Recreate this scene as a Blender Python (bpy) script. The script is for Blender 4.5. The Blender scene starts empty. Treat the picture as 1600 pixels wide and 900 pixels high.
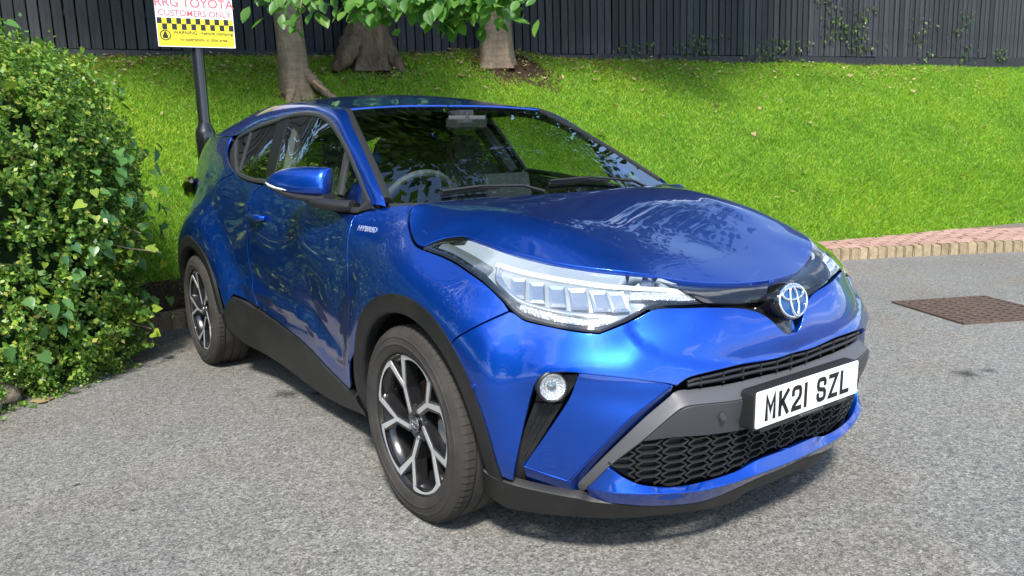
import bpy, bmesh, math, random
import numpy as np
from mathutils import Vector, Matrix, Euler
from mathutils.geometry import delaunay_2d_cdt

SC = bpy.context.scene
COL = SC.collection
random.seed(7)
RNG = np.random.default_rng(7)

# ------------------------------------------------------------------ camera
cam_d = bpy.data.cameras.new('camera'); cam = bpy.data.objects.new('camera', cam_d); COL.objects.link(cam)
CAM_R = ((0.5865, 0.8094, -0.0310), (-0.1249, 0.1281, 0.9839), (-0.8003, 0.5732, -0.1762))
CAM_C = Vector((2.2910, -2.0740, 1.2520)); CAM_F = 1232.9
r_, u_, f_ = (Vector(a) for a in CAM_R)
cam.matrix_world = Matrix(((r_.x, u_.x, -f_.x, CAM_C.x), (r_.y, u_.y, -f_.y, CAM_C.y), (r_.z, u_.z, -f_.z, CAM_C.z), (0, 0, 0, 1)))
cam_d.sensor_width = 36; cam_d.lens = CAM_F / 1600 * 36; cam_d.clip_start = 0.05; cam_d.clip_end = 800
SC.camera = cam

# ------------------------------------------------------------------ sky, sun, exposure
SUN_EL = math.radians(51); SUN_AZ = Vector((0.80, -0.60, 0)).normalized()
sun_dir = Vector((SUN_AZ.x * math.cos(SUN_EL), SUN_AZ.y * math.cos(SUN_EL), math.sin(SUN_EL)))
world = bpy.data.worlds.new('World'); SC.world = world; world.use_nodes = True
nt = world.node_tree; nt.nodes.clear()
def wn(t, **k):
    n = nt.nodes.new(t)
    for a, b in k.items(): setattr(n, a, b)
    return n
sky = wn('ShaderNodeTexSky', sky_type='NISHITA', sun_disc=False, sun_elevation=SUN_EL,
         sun_rotation=math.atan2(SUN_AZ.x, SUN_AZ.y), air_density=1.0, dust_density=0.6, ozone_density=2.0)
tc = wn('ShaderNodeTexCoord'); sep = wn('ShaderNodeSeparateXYZ'); nt.links.new(tc.outputs['Generated'], sep.inputs[0])
# cumulus all over the sky: noise on the direction projected to a cloud layer
mx = wn('ShaderNodeMath', operation='MAXIMUM'); mx.inputs[1].default_value = 0.0; nt.links.new(sep.outputs['Z'], mx.inputs[0])
ad = wn('ShaderNodeMath', operation='ADD'); ad.inputs[1].default_value = 0.28; nt.links.new(mx.outputs[0], ad.inputs[0])
dv = wn('ShaderNodeVectorMath', operation='DIVIDE'); cz = wn('ShaderNodeCombineXYZ')
for k in range(3): nt.links.new(ad.outputs[0], cz.inputs[k])
nt.links.new(tc.outputs['Generated'], dv.inputs[0]); nt.links.new(cz.outputs[0], dv.inputs[1])
ns = wn('ShaderNodeTexNoise'); ns.inputs['Scale'].default_value = 2.1; ns.inputs['Detail'].default_value = 9; ns.inputs['Roughness'].default_value = 0.6
ns.inputs['Distortion'].default_value = 0.25
nt.links.new(dv.outputs[0], ns.inputs['Vector'])
cr = wn('ShaderNodeValToRGB'); cr.color_ramp.elements[0].position = 0.535; cr.color_ramp.elements[1].position = 0.71
nt.links.new(ns.outputs['Fac'], cr.inputs[0])
mixc = wn('ShaderNodeMix', data_type='RGBA'); mixc.inputs[7].default_value = (11.5, 11.6, 11.9, 1)
nt.links.new(cr.outputs[0], mixc.inputs[0]); nt.links.new(sky.outputs[0], mixc.inputs[6])
bg = wn('ShaderNodeBackground'); bg.inputs[1].default_value = 0.15; wo = wn('ShaderNodeOutputWorld')
nt.links.new(mixc.outputs[2], bg.inputs[0]); nt.links.new(bg.outputs[0], wo.inputs[0])
sun_d = bpy.data.lights.new('sun', 'SUN'); sun_d.energy = 3.2; sun_d.angle = math.radians(8.0); sun_d.color = (1, 0.95, 0.87)
sun = bpy.data.objects.new('sun', sun_d); COL.objects.link(sun); sun.rotation_euler = (-sun_dir).to_track_quat('-Z', 'Y').to_euler()
SC.view_settings.view_transform = 'Standard'; SC.view_settings.look = 'None'
SC.view_settings.exposure = 1.02; SC.view_settings.gamma = 1.0

# ------------------------------------------------------------------ materials
MATS = {}
def mat(name, color=(.5, .5, .5), rough=.5, metal=0.0, coat=0.0, spec=None, **k):
    m = bpy.data.materials.new(name); m.use_nodes = True; MATS[name] = m
    b = m.node_tree.nodes['Principled BSDF']
    b.inputs['Base Color'].default_value = (*color, 1); b.inputs['Roughness'].default_value = rough
    b.inputs['Metallic'].default_value = metal; b.inputs['Coat Weight'].default_value = coat
    b.inputs['Coat Roughness'].default_value = 0.02
    if spec is not None: b.inputs['Specular IOR Level'].default_value = spec
    return m
class N:
    """small helper for node graphs of one material"""
    def __init__(s, m): s.t = m.node_tree; s.b = s.t.nodes.get('Principled BSDF'); s.o = s.t.nodes['Material Output']
    def add(s, typ, ins=None, **k):
        n = s.t.nodes.new(typ)
        for a, b in k.items(): setattr(n, a, b)
        for a, b in (ins or {}).items():
            if isinstance(b, bpy.types.NodeSocket): s.t.links.new(b, n.inputs[a])
            else: n.inputs[a].default_value = b
        return n
    def ramp(s, fac, stops, interp='LINEAR'):
        n = s.t.nodes.new('ShaderNodeValToRGB'); e = n.color_ramp.elements; n.color_ramp.interpolation = interp
        while len(e) < len(stops): e.new(0.5)
        for q, (p, c) in zip(e, stops): q.position = p; q.color = (*c, 1) if len(c) == 3 else c
        s.t.links.new(fac, n.inputs[0]); return n.outputs[0]
    def mix(s, fac, a, b, mode='MIX'):
        n = s.t.nodes.new('ShaderNodeMix'); n.data_type = 'RGBA'; n.blend_type = mode
        for i, q in ((0, fac), (6, a), (7, b)):
            if isinstance(q, bpy.types.NodeSocket): s.t.links.new(q, n.inputs[i])
            else: n.inputs[i].default_value = q if i == 0 else (*q, 1)
        return n.outputs[2]
    def math(s, op, a, b=0.0, clamp=False):
        n = s.t.nodes.new('ShaderNodeMath'); n.operation = op; n.use_clamp = clamp
        for i, q in ((0, a), (1, b)):
            if isinstance(q, bpy.types.NodeSocket): s.t.links.new(q, n.inputs[i])
            else: n.inputs[i].default_value = q
        return n.outputs[0]
    def obj(s): return s.add('ShaderNodeTexCoord').outputs['Object']
    def noise(s, v, scale, detail=4, rough=.55, out='Fac'):
        return s.add('ShaderNodeTexNoise', {'Vector': v, 'Scale': scale, 'Detail': detail, 'Roughness': rough}).outputs[out]
    def color(s, c): s.t.links.new(c, s.b.inputs['Base Color'])
    def rough(s, c): s.t.links.new(c, s.b.inputs['Roughness'])
    def bump(s, h, strength, dist=.01):
        n = s.add('ShaderNodeBump', {'Height': h, 'Strength': strength, 'Distance': dist}); s.t.links.new(n.outputs[0], s.b.inputs['Normal'])

# asphalt: pale and dark chippings in a dark binder
m = mat('asphalt', rough=.9, spec=.3); n = N(m); o = n.obj()
v1 = n.add('ShaderNodeTexVoronoi', {'Vector': o, 'Scale': 190.0, 'Randomness': 1.0}); v2 = n.add('ShaderNodeTexVoronoi', {'Vector': o, 'Scale': 85.0})
cell = n.add('ShaderNodeSeparateColor', {0: v1.outputs['Color']}).outputs[0]; cell2 = n.add('ShaderNodeSeparateColor', {0: v2.outputs['Color']}).outputs[1]
c = n.ramp(cell, [(0, (.050, .051, .050)), (.25, (.10, .102, .098)), (.6, (.155, .157, .150)), (.88, (.22, .22, .21)), (1, (.34, .34, .32))])
c = n.mix(.38, c, n.ramp(cell2, [(0, (.05, .05, .05)), (.5, (.16, .16, .155)), (1, (.33, .33, .315))]))
big = n.noise(o, .55, 5, .6)
c = n.mix(1.0, c, n.ramp(big, [(.3, (.98, .945, .90)), (.7, (1.27, 1.24, 1.18))]), 'MULTIPLY')
brown = n.ramp(n.noise(o, 1.3, 4), [(.48, (0, 0, 0)), (.72, (.5, .5, .5))])
c = n.mix(brown, c, n.mix(1.0, c, (1.0, .86, .72), 'MULTIPLY'))
def stain(c, x, y, r, sx=1.0):
    mp = n.add('ShaderNodeMapping', {'Vector': o, 'Location': (-x, -y, 0)}); 
    dd = n.add('ShaderNodeVectorMath', {0: mp.outputs[0]}, operation='LENGTH').outputs['Value']
    dd = n.math('ADD', dd, n.math('MULTIPLY', n.math('SUBTRACT', n.noise(o, 14, 6, .8), .5), r * 2.2))
    f = n.ramp(dd, [(0, (.85, .85, .85)), (r, (0, 0, 0))])
    return n.mix(f, c, (.012, .012, .013))
c = stain(c, -1.68, -.72, .10); c = stain(c, -1.58, -.58, .06); c = stain(c, .42, 2.20, .09); c = stain(c, .47, 2.34, .05); c = stain(c, -1.09, -1.78, .022); c = stain(c, -.70, -1.65, .02); c = stain(c, -.25, -.97, .018)
n.color(c); n.bump(n.math('ADD', v1.outputs['Distance'], n.noise(o, 60, 4)), .55, .004)

m = mat('paint', rough=.33, metal=.78, coat=1.0); n = N(m); o = n.obj()
fl = n.noise(o, 900, 2)
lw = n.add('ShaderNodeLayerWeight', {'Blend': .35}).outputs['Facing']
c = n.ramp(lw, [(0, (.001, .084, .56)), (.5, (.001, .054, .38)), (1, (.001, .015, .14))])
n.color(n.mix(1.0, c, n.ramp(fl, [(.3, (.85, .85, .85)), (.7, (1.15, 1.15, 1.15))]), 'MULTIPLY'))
m.node_tree.nodes['Principled BSDF'].inputs['Coat Roughness'].default_value = .015
m = mat('cladding', (.026, .027, .027), .5, spec=.45); n = N(m); o = n.obj()
dirt = n.noise(o, 6, 6, .65)
n.color(n.ramp(dirt, [(.40, (.009, .0095, .010)), (.85, (.028, .027, .024))])); n.bump(n.noise(o, 700, 2), .12, .001)
mat('bar_plastic', (.050, .053, .058), .42, spec=.5); N(MATS['bar_plastic']).bump(N(MATS['bar_plastic']).noise(N(MATS['bar_plastic']).obj(), 900, 2), .1, .001)
m = mat('trim_strip', (.10, .10, .105), .45, metal=.3)
mat('pillar_black', (.008, .008, .009), .35); mat('gloss_black', (.006, .006, .007), .06, coat=.6)
mat('black_plastic', (.018, .018, .019), .45)
mat('shade_black', (.006, .006, .006), .9, spec=.1)  # near-black with the shade of gaps, slot and drain put into the colour
mat('liner', (.012, .012, .012), .85, spec=.2)
mat('satin_trim', (.035, .036, .038), .35)
mat('chrome', (.86, .87, .89), .07, metal=1.0)
mat('satin_metal', (.62, .63, .65), .28, metal=1.0)
m = mat('tyre', (.03, .028, .026), .8, spec=.3); n = N(m); o = n.obj()
n.color(n.ramp(n.noise(o, 7, 6, .7), [(.3, (.024, .023, .022)), (.6, (.050, .045, .040)), (.85, (.085, .072, .060))])); n.bump(n.noise(o, 120, 3), .1, .002)
mat('tread', (.045, .041, .037), .85, spec=.25)
m = mat('machined', (.78, .79, .80), .32, metal=.7)
mat('wheel_black', (.012, .012, .013), .22, coat=.5)
m = mat('disc', (.20, .16, .13), .45, metal=.8); n = N(m); n.color(n.ramp(n.noise(n.obj(), 9, 5), [(.35, (.11, .055, .03)), (.65, (.26, .2, .16))]))
mat('caliper', (.32, .31, .30), .5, metal=.5)
mat('plate_white', (.80, .81, .78), .35, coat=.3)
mat('plate_black', (.006, .006, .008), .4)
mat('emblem_blue', (.003, .06, .22), .12, coat=.3)
mat('steering_grey', (.10, .10, .10), .5); mat('seat_fabric', (.02, .02, .022), .85); mat('interior', (.022, .022, .024), .6); mat('headliner', (.10, .10, .098), .9)
mat('screen_glass', (.05, .055, .055), .12, coat=.6)
mat('grey_trim', (.20, .205, .205), .5)
mat('lamp_white', (.83, .84, .85), .2, metal=.2, coat=1.0); m = mat('lamp_crystal', (.72, .73, .75), .12, metal=.6, coat=1.0); n = N(m); n.bump(n.add('ShaderNodeTexVoronoi', {'Vector': n.obj(), 'Scale': 130.0}).outputs['Distance'], 1.0, .004)
mat('lamp_tray', (.30, .34, .37), .35, metal=.1); mat('lamp_dark', (.26, .29, .31), .2, metal=.7); mat('lamp_chrome', (.70, .71, .72), .16, metal=.9)
mat('tail_red', (.02, .003, .003), .08, coat=1.0)
def glass(name, tint, base=.04, rough=0.0, gloss_col=(1, 1, 1)):
    m = bpy.data.materials.new(name); m.use_nodes = True; MATS[name] = m; n = N(m); n.t.nodes.remove(n.b)
    tr = n.add('ShaderNodeBsdfTransparent', {'Color': (*tint, 1)}); gl = n.add('ShaderNodeBsdfGlossy', {'Color': (*gloss_col, 1), 'Roughness': rough})
    bf = n.add('ShaderNodeNewGeometry').outputs['Backfacing']; ior = n.math('SUBTRACT', 1.5, n.math('MULTIPLY', bf, 1.5 - 1 / 1.5))
    fr = n.add('ShaderNodeFresnel', {'IOR': ior}).outputs[0]; f2 = n.math('MULTIPLY', fr, 1.9, True)
    mx = n.add('ShaderNodeMixShader', {0: f2, 1: tr.outputs[0], 2: gl.outputs[0]}); n.t.links.new(mx.outputs[0], n.o.inputs[0]); return m
glass('windscreen_glass', (.66, .74, .71)); glass('side_glass', (.70, .78, .74)); glass('privacy_glass', (.13, .15, .14)); glass('lamp_glass', (.93, .95, .95))

# setting materials
def leafy(name, cols, rough=.5, trans=.35, patch=None):
    m = mat(name, rough=rough, spec=.4); n = N(m)
    rnd = n.add('ShaderNodeNewGeometry').outputs['Random Per Island']
    c = n.ramp(rnd, cols)
    if patch: c = n.mix(1.0, c, n.ramp(n.noise(n.obj(), .9, 5, .6), patch), 'MULTIPLY')
    n.color(c)
    tl = n.add('ShaderNodeBsdfTranslucent', {'Color': c}); c2 = n.mix(1.0, c, (1.6, 1.7, .6), 'MULTIPLY'); n.t.links.new(c2, tl.inputs[0])
    mx = n.add('ShaderNodeMixShader', {0: trans, 1: n.b.outputs[0], 2: tl.outputs[0]}); n.t.links.new(mx.outputs[0], n.o.inputs[0]); return m
leafy('grass_blade', [(0, (.150, .29, .022)), (.5, (.245, .44, .034)), (.85, (.34, .52, .048)), (.97, (.34, .37, .07)), (1, (.48, .42, .16))], .5, .42, [(.3, (.70, .78, .8)), (.5, (1, 1, 1)), (.72, (1.28, 1.12, 1.0))])
leafy('box_leaf', [(0, (.04, .105, .016)), (.4, (.095, .21, .028)), (.7, (.19, .33, .045)), (.93, (.33, .43, .065)), (1, (.45, .38, .08))], .38, .22)
leafy('ivy_green', [(0, (.045, .13, .042)), (.5, (.085, .20, .055)), (1, (.14, .28, .06))], .33, .2)
leafy('ivy_lime', [(0, (.16, .28, .03)), (.6, (.26, .36, .04)), (1, (.40, .38, .05))], .4, .3)
leafy('tree_leaf', [(0, (.055, .15, .030)), (.5, (.09, .22, .042)), (1, (.16, .30, .06))], .35, .4)
leafy('fence_leaf', [(0, (.02, .05, .012)), (.6, (.045, .09, .02)), (1, (.12, .17, .03))], .45, .2)
leafy('crown_leaf', [(0, (.022, .055, .012)), (.5, (.038, .085, .018)), (1, (.07, .13, .025))], .5, .25)
leafy('dead_leaf', [(0, (.36, .30, .13)), (.4, (.45, .40, .20)), (.7, (.30, .19, .09)), (1, (.16, .085, .045))], .7, .2)
m = mat('lawn_soil', rough=.95, spec=.1); n = N(m); o = n.obj()
n.color(n.ramp(n.noise(o, 3.0, 6, .65), [(.3, (.040, .095, .008)), (.6, (.070, .15, .012)), (.8, (.10, .18, .018))]))
m = mat('soil', rough=.95, spec=.1); n = N(m); o = n.obj(); q = n.noise(o, 25, 6, .7)
n.color(n.ramp(q, [(.3, (.018, .012, .008)), (.7, (.085, .055, .035))])); n.bump(q, .8, .03)
m = mat('fence_wood', rough=.75, spec=.25); n = N(m); o = n.obj()
mp = n.add('ShaderNodeMapping', {'Vector': o, 'Scale': (1, 1, .06)}).outputs[0]
oi = n.add('ShaderNodeObjectInfo').outputs['Random']
g = n.noise(mp, 60, 5, .6); c = n.ramp(g, [(.25, (.020, .022, .025)), (.6, (.040, .044, .050)), (.85, (.075, .080, .088))])
c = n.mix(1.0, c, n.ramp(oi, [(0, (.70, .70, .72)), (1, (1.25, 1.25, 1.25))]), 'MULTIPLY')
wear = n.noise(n.add('ShaderNodeMapping', {'Vector': n.add('ShaderNodeNewGeometry').outputs['Position'], 'Scale': (1, 1, .35)}).outputs[0], 5, 6, .7)
c = n.mix(n.ramp(wear, [(.66, (0, 0, 0)), (.76, (.8, .8, .8))]), c, (.14, .125, .115)); n.color(c); n.bump(g, .4, .004)
m = mat('bark', rough=.9, spec=.2); n = N(m); o = n.obj()
mp = n.add('ShaderNodeMapping', {'Vector': o, 'Scale': (1, 1, .35)}).outputs[0]; q = n.noise(mp, 12, 8, .7); q2 = n.noise(n.add('ShaderNodeMapping', {'Vector': o, 'Scale': (.4, .4, 3.0)}).outputs[0], 10, 4)
c = n.ramp(q, [(.3, (.085, .065, .047)), (.6, (.25, .19, .135)), (.8, (.38, .31, .23))]); n.color(n.mix(.35, c, n.ramp(q2, [(.35, (.13, .10, .07)), (.65, (.33, .26, .19))]))); n.bump(q, .9, .03)
m = mat('bark_mossy', rough=.95, spec=.15); n = N(m); o = n.obj(); q = n.noise(n.add('ShaderNodeMapping', {'Vector': o, 'Scale': (1, 1, .3)}).outputs[0], 9, 8, .75)
n.color(n.ramp(q, [(.3, (.035, .026, .018)), (.55, (.17, .125, .08)), (.68, (.23, .175, .11)), (.8, (.15, .16, .06))])); n.bump(q, 1.0, .06)
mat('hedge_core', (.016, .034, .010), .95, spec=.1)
mat('heartwood', (.36, .22, .13), .8)
def blockmat(name, a, b, top=None):
    m = mat(name, rough=.85, spec=.2); n = N(m); o = n.obj(); oi = n.add('ShaderNodeObjectInfo').outputs['Random']
    c = n.ramp(oi, [(0, a), (1, b)]); q = n.noise(n.add('ShaderNodeNewGeometry').outputs['Position'], 18, 6, .7)
    c = n.mix(1.0, c, n.ramp(q, [(.3, (.62, .60, .57)), (.7, (1.15, 1.15, 1.12))]), 'MULTIPLY'); n.color(c); n.bump(n.noise(o, 90, 4), .5, .004)
blockmat('kerb_stone', (.30, .235, .15), (.42, .33, .215)); blockmat('kerb_stone_old', (.24, .18, .125), (.34, .26, .18)); blockmat('red_brick', (.40, .25, .205), (.50, .33, .28)); blockmat('bed_stone', (.20, .17, .13), (.26, .21, .16))
mat('joint_sand', (.17, .13, .10), .95)
m = mat('rusty_iron', rough=.75, metal=.3); n = N(m); n.color(n.ramp(n.noise(n.obj(), 30, 6, .7), [(.3, (.06, .042, .032)), (.6, (.14, .092, .068)), (.8, (.20, .14, .11))])); n.bump(n.noise(n.obj(), 200, 3), .3, .002)
m = mat('pole_black', (.012, .013, .014), .28, coat=.5); n = N(m); n.bump(n.noise(n.obj(), 60, 3), .15, .003)
mat('sign_white', (.80, .80, .79), .4); mat('sign_yellow', (.80, .66, .02), .4); mat('sign_red', (.70, .13, .14), .4); mat('sign_black', (.012, .012, .012), .4); mat('sign_back', (.35, .36, .37), .45, metal=.5)

# ------------------------------------------------------------------ mesh helpers
def link(name, me, parent=None, m=None):
    ob = bpy.data.objects.new(name, me); COL.objects.link(ob)
    if parent is not None: ob.parent = parent
    if m is not None and me is not None and not me.materials: me.materials.append(MATS[m] if isinstance(m, str) else m)
    return ob
def thing(name, label, cat, loc=(0, 0, 0), rz=0.0, group=None, kind=None):
    o = bpy.data.objects.new(name, None); COL.objects.link(o); o.location = loc; o.rotation_euler = (0, 0, rz)
    return tag(o, label, cat, group, kind)
def tag(o, label=None, cat=None, group=None, kind=None):
    if label: o['label'] = label
    if cat: o['category'] = cat
    if group: o['group'] = group
    if kind: o['kind'] = kind
    return o
def mesh(name, v, f, smooth=True, normals=None):
    me = bpy.data.meshes.new(name); me.from_pydata([tuple(map(float, a)) for a in v], [], f)
    if smooth: me.polygons.foreach_set('use_smooth', [True] * len(me.polygons))
    me.update()
    if normals is not None: me.normals_split_custom_set_from_vertices([tuple(map(float, a)) for a in normals])
    return me
def tri_mesh(name, v, f, smooth=False, k=3):
    """fast path for large numpy meshes of k-gons"""
    me = bpy.data.meshes.new(name); v = np.asarray(v, np.float32); f = np.asarray(f, np.int32)
    me.vertices.add(len(v)); me.vertices.foreach_set('co', v.ravel())
    me.loops.add(f.size); me.loops.foreach_set('vertex_index', f.ravel())
    me.polygons.add(len(f)); me.polygons.foreach_set('loop_start', np.arange(0, f.size, k, dtype=np.int32))
    me.update(calc_edges=True); me.validate()
    if smooth: me.polygons.foreach_set('use_smooth', [True] * len(me.polygons))
    return me
class MB:
    """collects boxes, tubes and lathes into ONE mesh"""
    def __init__(s): s.v = []; s.f = []
    def add(s, v, f):
        b = len(s.v); s.v += [tuple(map(float, a)) for a in v]; s.f += [tuple(b + i for i in q) for q in f]; return s
    def box(s, c, size, rot=None, taper=1.0):
        x, y, z = (q / 2 for q in size); M = rot or Matrix.Identity(3); c = Vector(c)
        v = [c + M @ Vector((sx * x * (taper if sz > 0 else 1), sy * y * (taper if sz > 0 else 1), sz * z)) for sx in (-1, 1) for sy in (-1, 1) for sz in (-1, 1)]
        return s.add(v, [(0, 1, 3, 2), (4, 6, 7, 5), (0, 4, 5, 1), (2, 3, 7, 6), (0, 2, 6, 4), (1, 5, 7, 3)])
    def tube(s, pts, r, n=8, closed=False, flat=1.0, caps=True):
        pts = [Vector(p) for p in pts]; k = len(pts); rs = r if hasattr(r, '__len__') else [r] * k; rings = []
        up = Vector((0, 0, 1))
        for i, p in enumerate(pts):
            a = pts[(i - 1) % k] if (i or closed) else p; b = pts[(i + 1) % k] if (i < k - 1 or closed) else p
            t = (b - a).normalized(); q = t.cross(up)
            if q.length < 1e-3: q = t.cross(Vector((1, 0, 0)))
            q.normalize(); w = q.cross(t)
            rings.append([p + rs[i] * (math.cos(2 * math.pi * j / n) * q + flat * math.sin(2 * math.pi * j / n) * w) for j in range(n)])
        v = [a for g in rings for a in g]; f = []
        for i in range(k if closed else k - 1):
            for j in range(n):
                a, b = i * n, ((i + 1) % k) * n; f.append((a + j, a + (j + 1) % n, b + (j + 1) % n, b + j))
        if caps and not closed: f += [tuple(range(n - 1, -1, -1)), tuple((k - 1) * n + j for j in range(n))]
        return s.add(v, f)
    def lathe(s, prof, c, axis, n=48, closed=False):
        """prof: (radius, along axis)"""
        ax = Vector(axis).normalized(); c = Vector(c); q = ax.orthogonal().normalized(); w = ax.cross(q); v = []; f = []; k = len(prof)
        for r, h in prof:
            for j in range(n):
                a = 2 * math.pi * j / n; v.append(c + ax * h + r * (math.cos(a) * q + math.sin(a) * w))
        for i in range(k if closed else k - 1):
            for j in range(n):
                a, b = i * n, ((i + 1) % k) * n; f.append((a + j, a + (j + 1) % n, b + (j + 1) % n, b + j))
        return s.add(v, f)
    def prism(s, poly, M, h0, h1):
        """2-D polygon through matrix M (4x4), from local z h0 to h1"""
        k = len(poly); v = [M @ Vector((a, b, h)) for h in (h0, h1) for a, b in poly]
        return s.add(v, [tuple(range(k - 1, -1, -1)), tuple(range(k, 2 * k))] + [(i, (i + 1) % k, k + (i + 1) % k, k + i) for i in range(k)])
    def build(s, name, m, parent=None, smooth=False, bevel=0.0, angle=35):
        me = mesh(name, s.v, s.f, False)
        bm = bmesh.new(); bm.from_mesh(me); bmesh.ops.recalc_face_normals(bm, faces=bm.faces)
        if bevel: bmesh.ops.bevel(bm, geom=list(bm.edges), offset=bevel, segments=2, affect='EDGES', clamp_overlap=True)
        bm.to_mesh(me); bm.free()
        if smooth or bevel:
            me.polygons.foreach_set('use_smooth', [True] * len(me.polygons)); me.set_sharp_from_angle(angle=math.radians(angle))
        return link(name, me, parent, m)
def text_obj(name, body, size, m, parent, M, depth=.0006, align='CENTER', spacing=1.0, sx=1.0, bold=0.0):
    cu = bpy.data.curves.new(name, 'FONT'); cu.body = body; cu.size = size; cu.align_x = align; cu.extrude = depth; cu.offset = size * bold; cu.space_character = spacing
    t = bpy.data.objects.new(name, cu); COL.objects.link(t); bpy.context.view_layer.update()
    me = bpy.data.meshes.new_from_object(t.evaluated_get(bpy.context.evaluated_depsgraph_get())); bpy.data.objects.remove(t)
    me.transform(M @ Matrix.Diagonal((sx, 1, 1, 1))); return link(name, me, parent, m)
def grid_obj(name, rows, m, parent, smooth=True, close=False):
    rows = [list(r) for r in rows]; a, b = len(rows), len(rows[0]); v = [p for r in rows for p in r]
    f = [(i * b + j, i * b + j + 1, (i + 1) * b + j + 1, (i + 1) * b + j) for i in range(a - 1) for j in range(b - 1)]
    mb = MB(); mb.add(v, f); return mb.build(name, m, parent, smooth, angle=60)
def text_width(body, size):
    cu = bpy.data.curves.new('measure', 'FONT'); cu.body = body; cu.size = size; cu.align_x = 'LEFT'; t = bpy.data.objects.new('measure', cu); COL.objects.link(t); bpy.context.view_layer.update()
    w = t.dimensions.x; bpy.data.objects.remove(t); bpy.data.curves.remove(cu); return w

# ---- car body surfaces: smooth scalar fields fitted through measured points ----
class Spline2:
    """thin-plate spline through scattered points (u, v) -> value"""
    def __init__(s, uv, val, lam=0.0):
        uv = np.asarray(uv, float); n = len(uv); s.uv = uv
        K = s.k(uv, uv) + np.diag(np.zeros(n) + lam)
        P = np.c_[np.ones(n), uv]
        A = np.zeros((n + 3, n + 3)); A[:n, :n] = K; A[:n, n:] = P; A[n:, :n] = P.T
        s.w = np.linalg.solve(A, np.r_[np.asarray(val, float), 0, 0, 0])
    @staticmethod
    def k(a, b):
        r2 = ((a[:, None, :] - b[None]) ** 2).sum(-1)
        return 0.5 * r2 * np.log(r2 + 1e-12)
    def __call__(s, uv):
        uv = np.atleast_2d(np.asarray(uv, float))
        return s.k(uv, s.uv) @ s.w[:-3] + s.w[-3] + uv @ s.w[-2:]

# plan curve the body side and front are measured from: quarter ellipse at the nose, straight flank
XC, EA, EB = -0.15, 0.80, 0.62
_t = np.linspace(0, np.pi / 2, 3001)
_ex, _ew = XC + EA * np.cos(_t), EB * np.sin(_t)
_nx, _nw = np.cos(_t) / EA, np.sin(_t) / EB
_l = np.hypot(_nx, _nw); _nx /= _l; _nw /= _l
_es = np.r_[0, np.cumsum(np.hypot(np.diff(_ex), np.diff(_ew)))]
S0 = _es[-1]
def to_s(x, w):
    if x < XC:
        return S0 + XC - x, w - EB
    i = np.argmin((x - _ex) ** 2 + (w - _ew) ** 2)
    return _es[i], (x - _ex[i]) * _nx[i] + (w - _ew[i]) * _nw[i]
def ref(s):
    s = np.asarray(s, float)
    a = np.abs(s)
    f = a > S0
    x = np.where(f, XC - (a - S0), np.interp(a, _es, _ex)); w = np.where(f, EB, np.interp(a, _es, _ew))
    nx = np.where(f, 0, np.interp(a, _es, _nx)); nw = np.where(f, 1, np.interp(a, _es, _nw))
    return x, w * np.sign(s + 1e-15), nx, nw * np.sign(s + 1e-15)
def sstep(a, b, x):
    t = np.clip((x - a) / (b - a), 0, 1); return t * t * t * (t * (6 * t - 15) + 10)

SIDE = []
def col(x, *zw):
    for z, w in zw: SIDE.append((x, w, z))
col(-3.40, (.25, .66), (.5, .69), (.75, .69), (.92, .665), (1.05, .63), (1.2, .58), (1.35, .52))
col(-3.10, (.25, .77), (.5, .80), (.75, .80), (.92, .758), (1.05, .718), (1.17, .70), (1.30, .645), (1.40, .58))
col(-2.65, (.25, .80), (.5, .828), (.75, .838), (.92, .822), (1.04, .787), (1.13, .772), (1.24, .722), (1.34, .668), (1.42, .61))
col(-2.25, (.25, .79), (.45, .82), (.62, .822), (.80, .826), (.95, .825), (1.06, .812), (1.14, .785), (1.24, .735))
col(-1.70, (.25, .785), (.42, .812), (.52, .812), (.62, .806), (.78, .818), (.92, .832), (1.00, .830), (1.07, .808), (1.13, .77))
col(-1.00, (.22, .775), (.36, .812), (.44, .818), (.52, .805), (.62, .806), (.76, .826), (.88, .842), (.96, .838), (1.03, .805), (1.08, .765))
col(-0.50, (.22, .785), (.36, .818), (.46, .826), (.60, .833), (.76, .845), (.88, .845), (.95, .832), (1.01, .80), (1.05, .755))
col(-0.15, (.95, .79), (1.01, .745), (1.05, .69))
col(0.0, (.25, .79), (.45, .825), (.62, .84), (.76, .842), (.85, .825), (.92, .79), (.97, .742), (1.01, .68))
col(0.28, (.22, .79), (.42, .825), (.58, .835), (.70, .83), (.79, .80), (.86, .758), (.92, .70), (.97, .62))
col(0.50, (.20, .745), (.38, .785), (.55, .80), (.66, .787), (.74, .755), (.81, .70), (.87, .625), (.92, .53))
SIDE += [(.665, .638, .749), (.671, .403, .863), (.80, .305, .794), (.836, .473, .581),
         (.665, .70, .42), (.672, .70, .55), (.672, .685, .64), (.64, .69, .27),
         (.774, .57, .60), (.765, .565, .66), (.735, .56, .71), (.64, .55, .82), (.72, .45, .82),
         (.844, .42, .63), (.825, .42, .69), (.785, .42, .755),
         (.876, .22, .61), (.872, .22, .65), (.85, .22, .72), (.81, .22, .79), (.745, .2, .835),
         (.882, 0, .588), (.884, 0, .64), (.865, 0, .71), (.828, 0, .78), (.765, 0, .826),
         (.90, 0, .48), (.893, .25, .48), (.855, .45, .48), (.775, .60, .46),
         (.875, 0, .30), (.862, .25, .30), (.82, .45, .30), (.745, .60, .29),
         (.84, 0, .17), (.825, .25, .17), (.77, .45, .17), (.69, .60, .17)]
_sd = [to_s(x, w) for x, w, z in SIDE]
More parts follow.
